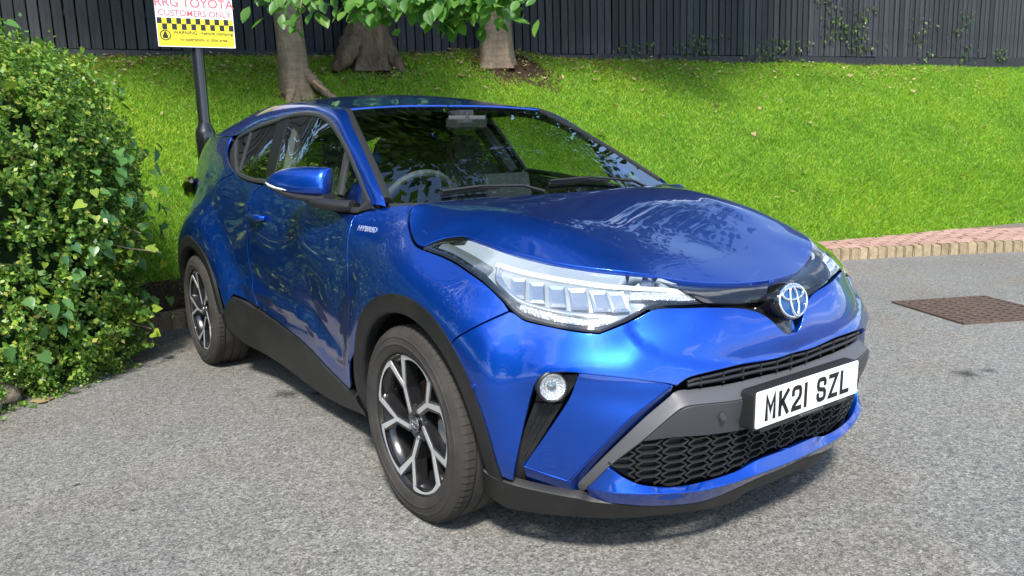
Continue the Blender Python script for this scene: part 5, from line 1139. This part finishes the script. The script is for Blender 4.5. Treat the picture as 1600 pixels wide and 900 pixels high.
def stroke(mb, pts, w, M):
    pts = [Vector((a, b)) for a, b in pts]; k = len(pts); L, R = [], []
    for i, p in enumerate(pts):
        d0 = (p - pts[i - 1]).normalized() if i else None; d1 = (pts[i + 1] - p).normalized() if i < k - 1 else None
        d0, d1 = d0 or d1, d1 or d0; n0, n1 = Vector((-d0.y, d0.x)), Vector((-d1.y, d1.x)); mm = (n0 + n1).normalized(); c = max(.5, mm.dot(n0))
        e = Vector((0, 0)) if 0 < i < k - 1 else (d0 * (w / 2) * (1 if i else -1))
        L.append(p + mm * (w / 2 / c) + e); R.append(p - mm * (w / 2 / c) + e)
    v = [M @ Vector((q.x, q.y, h)) for h in (.0012, .0002) for q in L + R]; n = 2 * k; f = []
    for i in range(k - 1):
        f += [(i, i + 1, k + i + 1, k + i), (i, n + i, n + i + 1, i + 1), (k + i, k + i + 1, n + k + i + 1, n + k + i)]
    f += [(0, k, n + k, n), (k - 1, n + k - 1, n + 2 * k - 1, 2 * k - 1)]; mb.add(v, f)
x = -.219
for ch in 'MK21 SZL':
    if ch == ' ': x += .033; continue
    w = .014 if ch == '1' else .050
    mb = MB()
    for st in GL[ch]: stroke(mb, [(x + (.007 if ch != '1' else 0) + a * (w - .014 if ch != '1' else 0) + (.007 - .0 if ch == '1' else 0) * (1 if ch == '1' else 0), -.0395 + .007 + b * .065) for a, b in st], .0135, PM)
    mb.build('character', 'plate_black', plate); x += w + .013 + (.0 if ch != '1' else .004)
text_obj('small_print', 'rrgrochdale.toyota.co.uk', .0125, 'grey_trim', pl, PM @ Matrix.Translation((.02, -.0665, -.0042)), .0003)
text_obj('small_print', 'TOYOTA', .0125, 'grey_trim', pl, PM @ Matrix.Translation((.185, -.0665, -.0042)), .0003)

# --- headlights, fog lamps, sensors, badge, handles
for sg in (-1, 1):
    H = T['headlight']
    tray = panel('headlight', side, [(a, b, -.030, c) for a, b, o, c in H], 'lamp_tray', car, sg, .03, .01, -.003)
    hs_ = np.array([(p[0], p[1]) for p in H]); low = [(p[0], p[1], -.004, 0) for p in H]
    ribbon('lamp_border', side, [(p[0], p[1], 0, p[3]) for p in H], .003, -.010 if area2(hs_) < 0 else .010, 'gloss_black', tray, sg, .002, .035, True, .012, lift=-.004) if False else None
    # border: narrow along the bonnet edge, wide along the outer lower edge
    def edge_band(idx, wid, m_, nm, h=.001, lift=-.005, th=.03):
        pts = [H[i % len(H)] for i in idx]; cen = np.array([.62, .84]); P = np.array([p[:2] for p in pts])
        t = np.gradient(P, axis=0); nn = np.c_[-t[:, 1], t[:, 0]]; i = len(P) // 2
        q = P[i] + nn[i] / np.linalg.norm(nn[i]) * .004; sgn_in = 1 if inside(hs_, q[None])[0] else -1
        return ribbon(nm, side, [(p[0], p[1], 0, p[3]) for p in pts], -.004 * sgn_in, wid * sgn_in, m_, tray, sg, h, th, False, .01, lift=lift)
    n_ = len(H)
    edge_band(range(0, 4), .012, 'gloss_black', 'lamp_border'); edge_band(range(12, 20), .006, 'gloss_black', 'lamp_border'); edge_band(range(18, n_ + 1), .010, 'gloss_black', 'lamp_border')
    up = np.array([H[i][:2] for i in range(0, 13)])           # tip .. inner corner, along the bonnet
    lo_ = np.array([H[i % n_][:2] for i in list(range(n_, 11, -1))])
    us = np.linspace(.26, .93, 60)
    U = np.array([(s, np.interp(s, up[::-1, 0], up[::-1, 1])) for s in us]); L_ = np.array([(s, np.interp(s, lo_[::-1, 0], lo_[::-1, 1])) for s in us])
    def between(s, q): return (s, float(np.interp(s, us, L_[:, 1]) * (1 - q) + np.interp(s, us, U[:, 1]) * q))
    def path_of(k): return [(p[0], p[1], 0, 0) for p in T[k]]
    ribbon('light_guide', side, path_of('guide'), -.0052, .0052, 'lamp_white', tray, sg, .005, .012, step=.01, lift=-.018)
    ribbon('lamp_bracket', side, path_of('bracket'), -.0075, .0065, 'lamp_chrome', tray, sg, .006, .015, step=.008, lift=-.018)
    ribbon('turn_signal', side, path_of('turn'), -.0085, .0085, 'lamp_crystal', tray, sg, .004, .02, step=.01, lift=-.014)
    ribbon('side_lamp', side, path_of('sidelamp'), -.0100, .0085, 'lamp_crystal', tray, sg, .004, .02, step=.01, lift=-.014)
    ribbon('marker_lamp', side, path_of('marker'), -.0095, .0095, 'lamp_dark', tray, sg, .004, .02, step=.01, lift=-.014)
    # chrome reflector cells, each a raked facet with a bulb lens
    for cs, cz in [p[:2] for p in T['cells']]:
        mb = MB(); F_ = lambda a_, b_, h_: on_side(cs + a_, cz + b_, h_, sg)
        o_ = [F_(.017, -.026, -.012), F_(-.020, -.026, -.012), F_(-.006, .026, -.018), F_(.031, .026, -.018)]
        i_ = [F_(.012, -.018, -.020), F_(-.012, -.018, -.020), F_(-.002, .016, -.026), F_(.022, .016, -.026)]
        m_ = [F_(.004, -.004, -.018)]
        mb.add(o_ + i_, [(0, 1, 5, 4), (1, 2, 6, 5), (2, 3, 7, 6), (3, 0, 4, 7), (4, 5, 6, 7)]); mb.build('reflector', 'lamp_chrome', tray)
    panel('lens', side, [(a, b, -.001, c) for a, b, o, c in H], 'lamp_glass', tray, sg, .025, .004, .0015)
    # fog lamp
    fs_ = T['fog'][0]; F = frame_side(fs_[0], fs_[1], sg, -.012)
    fw = Vector((.93, .36 * sg, .05)).normalized(); xq = Vector((0, 0, 1)).cross(fw).normalized(); yq = fw.cross(xq)
    FM = Matrix(((xq.x, yq.x, fw.x, F[0][3]), (xq.y, yq.y, fw.y, F[1][3]), (xq.z, yq.z, fw.z, F[2][3]), (0, 0, 0, 1)))
    mb = MB(); mb.lathe([(.046, -.02), (.046, .006), (.042, .009), (.038, .007), (.038, -.01)], FM.translation, fw, 32); fo = mb.build('fog_lamp', 'black_plastic', car, True)
    mb = MB(); mb.lathe([(0, -.008), (.014, -.007), (.028, 0), (.038, .0065)], FM.translation, fw, 28); mb.build('reflector', 'lamp_crystal', fo, True)
    mb = MB(); mb.lathe([(0, .004), (.012, .0), (.014, -.010)], FM.translation, fw, 16); mb.build('bulb_shield', 'lamp_dark', fo, True)
    mb = MB(); mb.lathe([(0, .0095), (.02, .009), (.038, .007)], FM.translation, fw, 28); mb.build('lens', 'lamp_glass', fo, True)
    for (s_, z_, o_, _), mt in zip(T['sensor'], ('cladding', 'bar_plastic', 'paint')):
        F = frame_side(s_, z_, sg, o_ + (.008 if mt == 'bar_plastic' else 0)); mb = MB()
        mb.lathe([(0, .002), (.0085, .002), (.0090, .0005), (.0112, .0005), (.0118, .0018), (.0125, -.002)], F.translation, F.to_3x3() @ Vector((0, 0, 1)), 24); mb.build('parking_sensor', mt, car, True)
    # handle: recessed cup and a bar across it
    s_, z_ = T['handle'][0][:2]; F = frame_side(s_, z_, sg, 0); mb = MB()
    mb.lathe([(.046, .0005), (.040, .0018), (.030, .0008), (0, -.001)], F.translation, F.to_3x3() @ Vector((0, 0, 1)), 28); hc = mb.build('door_handle', 'paint', car, True)
    hb = MB(); hb.tube([F @ Vector((a, b, h)) for a, b, h in ((-.095, -.004, .006), (-.085, -.002, .018), (-.03, 0, .026), (.04, 0, .026), (.085, .002, .020), (.10, .002, .006))], [.008, .011, .013, .013, .011, .008], 12, flat=1.25); hb.build('grip', 'paint', hc, True)
    (s0, z0), (s1, z1) = T['badge'][0][:2], T['badge'][1][:2]; F = frame_side((s0 + s1) / 2, (z0 + z1) / 2, sg, .0)
    if sg < 0: text_obj('badge', 'HYBRID', .031, 'machined', car, F @ Matrix.Rotation(math.radians(-2), 4, 'Z') @ Matrix.Translation((0, -.010, .0015)), .0018, spacing=1.15, sx=1.0)
    # tail lamp wrapping the rear corner
    mb = MB(); rows = []
    for x_, z_, r_t in ((-2.98, 1.10, .012), (-3.08, 1.095, .036), (-3.18, 1.075, .052), (-3.30, 1.04, .055), (-3.40, 1.0, .03)):
        p = on_side(sx(x_), z_, .030, sg); rows.append((p, r_t))
    mb.tube([p for p, r in rows], [r for p, r in rows], 10, flat=1.0); mb.build('tail_lamp', 'tail_red', car, True)

# --- door mirrors, folded back against the side windows
FOLD = math.radians(61)
def mirror_ring(l, h, zc, dpt, sg, cz=0.0, k=24):
    """section of the folded housing, l along it from the pivot outwards"""
    al = Vector((-math.sin(FOLD), sg * math.cos(FOLD), 0)); fr = Vector((math.cos(FOLD), sg * math.sin(FOLD), 0)); o = Vector((-.765, .822 * sg, 0)); out = []
    for t in range(k):
        a = 2 * math.pi * t / k; ca, sa = math.cos(a), math.sin(a)
        ex = dpt * abs(ca) ** .75 * (1 if ca > 0 else -1) * (1.1 if ca > 0 else .6); ez = h / 2 * abs(sa) ** .8 * (1 if sa > 0 else -1)
        out.append(o + al * l + fr * (ex - .25 * ez + cz) + Vector((0, 0, zc + ez)))
    return out
def ring_loft(rows, name, m_, par, caps=(1, 1)):
    k = len(rows[0]); v = [p for r in rows for p in r]; f = [(i * k + j, i * k + (j + 1) % k, (i + 1) * k + (j + 1) % k, (i + 1) * k + j) for i in range(len(rows) - 1) for j in range(k)]
    f += [tuple(range(k)), tuple((len(rows) - 1) * k + j for j in range(k))]; mb = MB(); mb.add(v, f); return mb.build(name, m_, par, True, angle=55)
for sg in (-1, 1):
    S_ = ((-.048, .100, 1.136, .036), (-.044, .110, 1.137, .044), (-.02, .114, 1.138, .048), (.05, .116, 1.141, .050), (.12, .110, 1.144, .046), (.19, .088, 1.147, .038), (.235, .060, 1.146, .028), (.262, .034, 1.143, .018), (.274, .012, 1.141, .007))
    mi = ring_loft([mirror_ring(l, h, z, d, sg) for l, h, z, d in S_], 'door_mirror', 'paint', car)
    ring_loft([mirror_ring(l, hh, z, d, sg) for l, hh, z, d in ((-.05, .034, 1.074, .046), (-.02, .038, 1.070, .052), (.06, .036, 1.078, .052), (.13, .034, 1.088, .047), (.20, .028, 1.108, .038), (.245, .020, 1.122, .028), (.268, .010, 1.132, .014))], 'mirror_base', 'black_plastic', mi)
    ring_loft([mirror_ring(l, hh, z, d, sg) for l, hh, z, d in ((.135, .004, 1.106, .0475), (.17, .024, 1.113, .0432), (.21, .030, 1.122, .0365), (.245, .026, 1.130, .028), (.268, .016, 1.136, .0175), (.279, .006, 1.138, .006))], 'indicator_lamp', 'lamp_white', mi)
    mb = MB(); mb.tube([(-.80, .86 * sg, 1.066), (-.74, .85 * sg, 1.058), (-.68, .83 * sg, 1.050), (-.62, .81 * sg, 1.045), (-.57, .775 * sg, 1.043)], [.022, .030, .030, .031, .034], 14, flat=.72); mb.build('mirror_arm', 'black_plastic', mi, True)
    r_ = mirror_ring(-.03, .095, 1.137, .048, sg); gl = MB()
    al = Vector((-math.sin(FOLD), sg * math.cos(FOLD), 0)); fr = Vector((math.cos(FOLD), sg * math.sin(FOLD), 0)); o = Vector((-.765, .822 * sg, 1.139)) - fr * .031
    gl.add([o + al * a + Vector((0, 0, b)) for a, b in ((-.03, -.045), (.18, -.038), (.23, 0), (.18, .038), (-.03, .045))], [(0, 1, 2, 3, 4)]); gl.build('mirror_glass', 'chrome', mi)

# --- cowl and wipers
cw = panel('cowl', screen, [(-.12, 0, -.03, 1), (-.14, .35, -.03, 0), (-.20, .73, -.03, 1), (-.345, .735, -.001, 1), (-.235, .35, -.001, 0), (-.215, 0, -.001, 1)], 'black_plastic', car, half=True, raw=True, res=.05, gap=0, thick=.03)
def wiper(y0, pts):
    P = [Vector((*q[:2], screen(np.array([[q[0], q[1]]]))[0][2] + q[2])) for q in pts]
    mb = MB(); mb.tube(P[:3], [.013, .010, .008], 8, flat=.6); mb.tube(P[2:], [.008, .007, .005], 8, flat=.7); w = mb.build('wiper', 'black_plastic', car, True)
    b = MB(); b.tube([P[1].lerp(P[2], .5) + Vector((-.02, 0, -.008)), P[2] + Vector((-.016, 0, -.012)), P[-1] + Vector((-.010, 0, -.012))], .006, 6); b.build('blade', 'black_plastic', w, True)
wiper(0, [(-.235, .52, .012), (-.27, .44, .024), (-.285, .20, .022), (-.28, -.02, .018)])
wiper(0, [(-.225, -.10, .012), (-.255, -.18, .024), (-.29, -.36, .022), (-.315, -.52, .018)])

# --- wheels
def wheel(x, sg):
    y0 = .775 * sg; ax = Vector((0, sg, 0)); c = Vector((x, y0, .333)); w = thing('wheel', None, None, (0, 0, 0)); w.parent = car
    R = .338
    prof = [(.225, -.100), (.245, -.113), (.285, -.117), (.318, -.110), (.331, -.098), (.3365, -.085), (R, -.052), (.331, -.050), (.331, -.042), (R, -.040), (R, -.004), (.331, -.002), (.331, .006), (R, .008), (R, .044), (.331, .046), (.331, .054), (R, .056), (.3365, .084), (.331, .098), (.320, .108), (.308, .1125), (.306, .1150), (.302, .1152), (.300, .1140), (.285, .1160), (.282, .1180), (.278, .1182), (.275, .1160), (.262, .1135), (.250, .108), (.247, .100), (.243, .094), (.228, .090)]
    mb = MB(); mb.lathe(prof, c, ax, 96); ty = mb.build('tyre', 'tyre', w, True, angle=25)
    # shoulder sipes and lugs
    lg = MB(); kk = 76
    for i in range(kk):
        a0 = 2 * math.pi * (i + .08) / kk; a1 = 2 * math.pi * (i + .92) / kk
        for hs in (1, -1):
            pr = ((.3305, .1000), (.3385, .0850), (.3398, .0600)); v = []
            for rr, hh in pr:
                for a in (a0, a1):
                    v.append(c + ax * hh * hs + Vector((math.sin(a) * rr, 0, math.cos(a) * rr)))
            for rr, hh in ((.328, .1000), (.330, .0600)):
                for a in (a0, a1): v.append(c + ax * hh * hs + Vector((math.sin(a) * rr, 0, math.cos(a) * rr)))
            lg.add(v, [(0, 1, 3, 2), (2, 3, 5, 4), (0, 2, 4, 8 if False else 4)][:2] + [(0, 6, 8, 4), (1, 5, 9, 7), (0, 1, 7, 6), (4, 8, 9, 5)])
    tag(lg.build('tread_block', 'tread', w), kind='stuff')
    mb = MB(); mb.lathe([(.212, -.095), (.228, -.098), (.2285, -.088), (.215, -.07), (.205, -.02), (.212, .05), (.220, .080), (.229, .088), (.246, .096), (.247, .1005), (.2425, .1025), (.2385, .099), (.236, .088), (.225, .06)], c, ax, 96); rim = mb.build('rim', 'wheel_black', w, True, angle=40)
    mb = MB(); mb.lathe([(.2395, .0995), (.243, .1035), (.2475, .1022)], c, ax, 96); mb.build('rim_lip', 'wheel_black', w, True)
    X = Vector((1, 0, 0)); Z = Vector((0, 0, 1))
    def pt(r, a, h):                                   # a clockwise from the top, towards the nose
        return c + ax * h + (X * math.sin(a) + Z * math.cos(a)) * r
    blk, fac = MB(), MB()
    def bar(p, q, w0, w1, h0, h1, mb, depth, taper=1.0, hd0=None):
        """radial bar from polar p to q: widths, face heights, depth below the face"""
        (r0, a0), (r1, a1) = p, q; A = Vector((r0 * math.sin(a0), r0 * math.cos(a0))); B = Vector((r1 * math.sin(a1), r1 * math.cos(a1))); d = (B - A).normalized(); nn = Vector((-d.y, d.x)); v = []
        for P_, ww, h in ((A, w0, h0), (B, w1, h1)):
            for s_, hh, k2 in ((1, h, 1), (-1, h, 1), (-1, h - depth, taper), (1, h - depth, taper)):
                Q = P_ + nn * s_ * ww / 2 * k2; v.append(c + ax * hh + X * Q.x + Z * Q.y)
        mb.add(v, [(0, 1, 5, 4), (1, 2, 6, 5), (2, 3, 7, 6), (3, 0, 4, 7), (0, 3, 2, 1), (4, 5, 6, 7)])
    for i in range(5):
        a = math.radians(72 * i + PHASE); ta = math.radians(7); fk = (.130, a + math.radians(-5)); b1 = (.2415, a - math.radians(15)); b2 = (.2415, a + math.radians(13)); hubp = (.052, a - math.radians(26))
        for mb, e, dp, dz in ((blk, .022, .050, -.0015), (fac, 0, .004, 0)):
            bar(hubp, fk, .0165 + e, .016 + e, .080 + dz, .086 + dz, mb, dp, 1.35 if e else 1)
            bar(fk, b1, .0135 + e, .021 + e * .6, .086 + dz + .0002, .0985 + dz, mb, dp * (.8 if e else 1), 1.3 if e else 1)
            bar(fk, b2, .0145 + e, .024 + e * .6, .086 + dz - .0002, .0985 + dz + .0003, mb, dp * (.8 if e else 1), 1.3 if e else 1)
        # machined outer edge joining this spoke to the next
        aa = np.linspace(a + math.radians(13), a + math.radians(57), 10); v = []; f = []
        for j, t in enumerate(aa):
            wv = .010 + .012 * (abs(j - 4.5) / 4.5) ** 2
            for r_q, h in ((.2425, .0992), (.2425 - wv, .0975), (.2425 - wv - .004, .060)): v.append(pt(r_q, t, h + .0006))
        for j in range(9): f += [(j * 3, j * 3 + 3, j * 3 + 4, j * 3 + 1)]
        fac.add(v, f); blk.add(v, [(j * 3 + 1, j * 3 + 4, j * 3 + 5, j * 3 + 2) for j in range(9)])
    blk.build('spokes', 'wheel_black', w); fac.build('machined_face', 'machined', w)
    mb = MB(); mb.lathe([(.066, .03), (.066, .070), (.058, .077), (.034, .078), (.034, .06)], c, ax, 40); mb.build('hub', 'wheel_black', w, True)
    mb = MB(); mb.lathe([(0, .086), (.024, .0855), (.031, .083), (.033, .076)], c, ax, 32); cap = mb.build('hub_cap', 'gloss_black', w, True)
    CM = Matrix(((sg * -1 if False else -sg * 1.0, 0, 0, c.x), (0, 0, sg * 1.0, c.y + ax.y * .0855), (0, 1, 0, c.z), (0, 0, 0, 1)))
    g = MB()
    for a_, b_, cy in ((.022, .0165, 0), (.0065, .0145, -.001), (.0145, .0065, .0075), (.0275, .0275, 0)):
        g.tube([CM @ Vector((a_ * math.cos(t), cy + b_ * math.sin(t), .001)) for t in np.linspace(0, 2 * math.pi, 28, endpoint=False)], .0019, 6, True)
    g.build('cap_emblem', 'satin_metal', w, True)
    for i in range(5):
        mb = MB(); p = pt(.0500, math.radians(72 * i + PHASE + 44), .0); mb.lathe([(.0, .082), (.007, .082), (.0095, .079), (.0095, .06)], p, ax, 10); mb.build('wheel_nut', 'satin_metal', w, True)
    mb = MB(); mb.lathe([(.06, .012), (.138, .012), (.138, -.012), (.06, -.012)], c, ax, 48, True); mb.lathe([(0, .025), (.075, .025), (.08, .012)], c, ax, 32); mb.build('brake_disc', 'disc', w, True)
    mb = MB(); k0 = math.radians(95 if x > -1 else 80)
    for h0, h1 in ((.045, -.035),):
        P_ = [(.092, .40), (.150, .40), (.158, 0), (.150, -.40), (.092, -.40), (.088, 0)]
        v = [pt(r_q, k0 + t, h) for h in (h0, h1) for r_q, t in P_]; mb.add(v, [tuple(range(6)), tuple(range(11, 5, -1))] + [(i, (i + 1) % 6, 6 + (i + 1) % 6, 6 + i) for i in range(6)])
    mb.build('brake_caliper', 'caliper', w, bevel=.004)
    mb = MB(); mb.lathe([(0, -.02), (.2, -.02), (.215, -.09), (0, -.09)], c, ax, 32); mb.build('backing_plate', 'shade_black', w)
    # arch liner
    lr = MB(); lr.lathe([(.392, .075), (.40, .05), (.40, -.25), (0, -.25)], c + ax * 0, ax, 64)
    lo = lr.build('arch_liner', 'liner', car, True)
    me = lo.data; bm = bmesh.new(); bm.from_mesh(me); bmesh.ops.delete(bm, geom=[q for q in bm.verts if q.co.z < .16 or (q.co.x > x + .1 and q.co.z < .44 and (q.co - Vector((x, q.co.y, .333))).length > .3)], context='VERTS'); bm.to_mesh(me); bm.free()
for x_, sg, PHASE in ((0, -1, -21.0), (-2.64, -1, -18.0), (0, 1, 10), (-2.64, 1, 30)): wheel(x_, sg)

# --- black shell added behind the panels to block light and keep gaps dark
sh = MB(); ss = np.r_[np.linspace(.0, S0, 24), np.linspace(S0 + .06, sx(-3.36), 54)]; zz = np.r_[np.linspace(.20, 1.0, 17)]
for sg in (-1, 1):
    P = [[on_side(s, z, -.034 if s > .75 else -.075, sg) for z in zz] for s in ss]
    v = [p for r in P for p in r]; f = []
    for i in range(len(ss) - 1):
        for j in range(len(zz) - 1):
            q = [i * 17 + j, i * 17 + j + 1, (i + 1) * 17 + j + 1, (i + 1) * 17 + j]; cc = sum((v[k] for k in q), Vector()) / 4
            if min(math.hypot(cc.x - wx, cc.z - .333) for wx in (0, -2.64)) < .43: continue
            if cc.x > .15 and cc.z > .80: continue
            f.append(tuple(q))
    sh.add(v, f)
sh.box((-1.42, 0, .20), (3.3, 1.30, .04)); sh.box((.45, 0, .42), (.55, 1.0, .5)); sh.box((-.22, 0, .62), (.06, 1.4, .8))
sh.build('gap_dark_shell', 'shade_black', car)
# tail end
tg = top_fit([(0, 0, 0)] + [(.5, .3, 0), (1, 0, 0), (1, .3, 0)]) if False else None
ys = np.linspace(-1, 1, 25); rows = []
for z, xm, wm in ((.27, -3.40, .64), (.5, -3.45, .66), (.8, -3.46, .665), (.98, -3.44, .645), (1.10, -3.36, .60)):
    rows.append([(xm + (.07) * abs(t) ** 3, t * (wm + .01), z) for t in ys])
grid_obj('tailgate', rows, 'paint', car)
rows = []
for z, xm, wm in ((1.10, -3.36, .60), (1.22, -3.30, .56), (1.37, -3.20, .50)): rows.append([(xm + .07 * abs(t) ** 3, t * wm, z) for t in ys])
grid_obj('rear_window', rows, 'privacy_glass', car)

# --- cabin
inn = MB()
d = [(-.26, 1.035), (-.36, 1.045), (-.55, 1.020), (-.66, .985), (-.72, .93), (-.74, .80), (-.70, .60)]
rows = [[(x_, y_, z_ - .03 * (abs(y_) / .72) ** 2) for x_, z_ in d] for y_ in np.linspace(-.72, .72, 13)]
grid_obj('dashboard', rows, 'interior', car)
sc_ = MB(); sc_.box((-.64, .02, 1.075), (.018, .25, .125), Matrix.Rotation(math.radians(-14), 3, 'Y')); s_o = sc_.build('touch_screen', 'satin_trim', car, bevel=.006)
sc2 = MB(); sc2.box((-.651, .02, 1.075), (.006, .232, .108), Matrix.Rotation(math.radians(-14), 3, 'Y')); sc2.build('display', 'screen_glass', s_o)
wn_ = Vector((-.90, 0, .43)).normalized(); c0 = Vector((-.80, -.36, .985)); q1 = Vector((0, 1, 0)); q2 = wn_.cross(q1)
sw = MB(); sw.tube([c0 + .185 * (math.cos(t) * q1 + math.sin(t) * q2) for t in np.linspace(0, 2 * math.pi, 48, endpoint=False)], .016, 10, True); swo = sw.build('steering_wheel', 'steering_grey', car, True)
sw = MB(); sw.lathe([(0, .02), (.06, .015), (.075, -.02)], c0, wn_, 20)
for t in (0, math.pi, -math.pi / 2): sw.tube([c0, c0 + .18 * (math.cos(t) * q1 + math.sin(t) * q2)], .018, 8, flat=.5)
sw.build('wheel_boss', 'interior', swo, True)
def seat(x, y, w):
    mb = MB(); mb.box((x, y, .56), (.50, w, .16)); mb.box((x - .34, y, .87), (.13, w * .94, .62), Matrix.Rotation(math.radians(-16), 3, 'Y'), .86); s_ = mb.build('seat', 'seat_fabric', car, bevel=.035)
    for k in ((0,) if w < .7 else (-.42, 0, .42)):
        hb = MB(); hb.box((x - .44, y + k, 1.245), (.09, .25, .16), Matrix.Rotation(math.radians(-10), 3, 'Y'), .85); hb.build('headrest', 'seat_fabric', s_, bevel=.03)
seat(-1.10, -.36, .50); seat(-1.10, .36, .50); seat(-1.95, 0, 1.25)
mb = MB(); mb.box((-.93, 0, 1.372), (.025, .23, .065), Matrix.Rotation(math.radians(12), 3, 'Y')); mo = mb.build('rear_view_mirror', 'steering_grey', car, bevel=.012)
mb = MB(); mb.tube([(-.93, 0, 1.37), (-.93, 0, 1.42)], .012, 8); mb.box((-.98, 0, 1.41), (.10, .08, .04)); mb.build('mirror_stem', 'interior', mo)
for sg in (-1, 1):
    rows = [[(x_, (side(np.array([[sx(x_), z_]]))[0][1] - .07) * sg, z_) for z_ in (.30, .6, .85, 1.0, 1.03 + .05 * max(0, -x_ - 1.0))] for x_ in np.linspace(-.35, -3.2, 20)]
    grid_obj('door_lining', rows, 'interior', car)
    rows = []
    mb = MB(); bl, br, bb, ba = (np.array(p[:2]) for p in T['bpillar']); pts = []
    for q in np.linspace(0, 1, 6):
        a = (bl + br) / 2 * (1 - q) + (bb + ba) / 2 * q; p = green(a[None], -.085)[0]; pts.append((p[0], p[1] * sg, p[2]))
    mb.tube(pts, .04, 8, flat=1.0); mb.build('pillar_trim', 'steering_grey', car, True)
mb = MB(); mb.box((-1.6, 0, .30), (2.9, 1.42, .04)); mb.build('cabin_floor', 'interior', car)
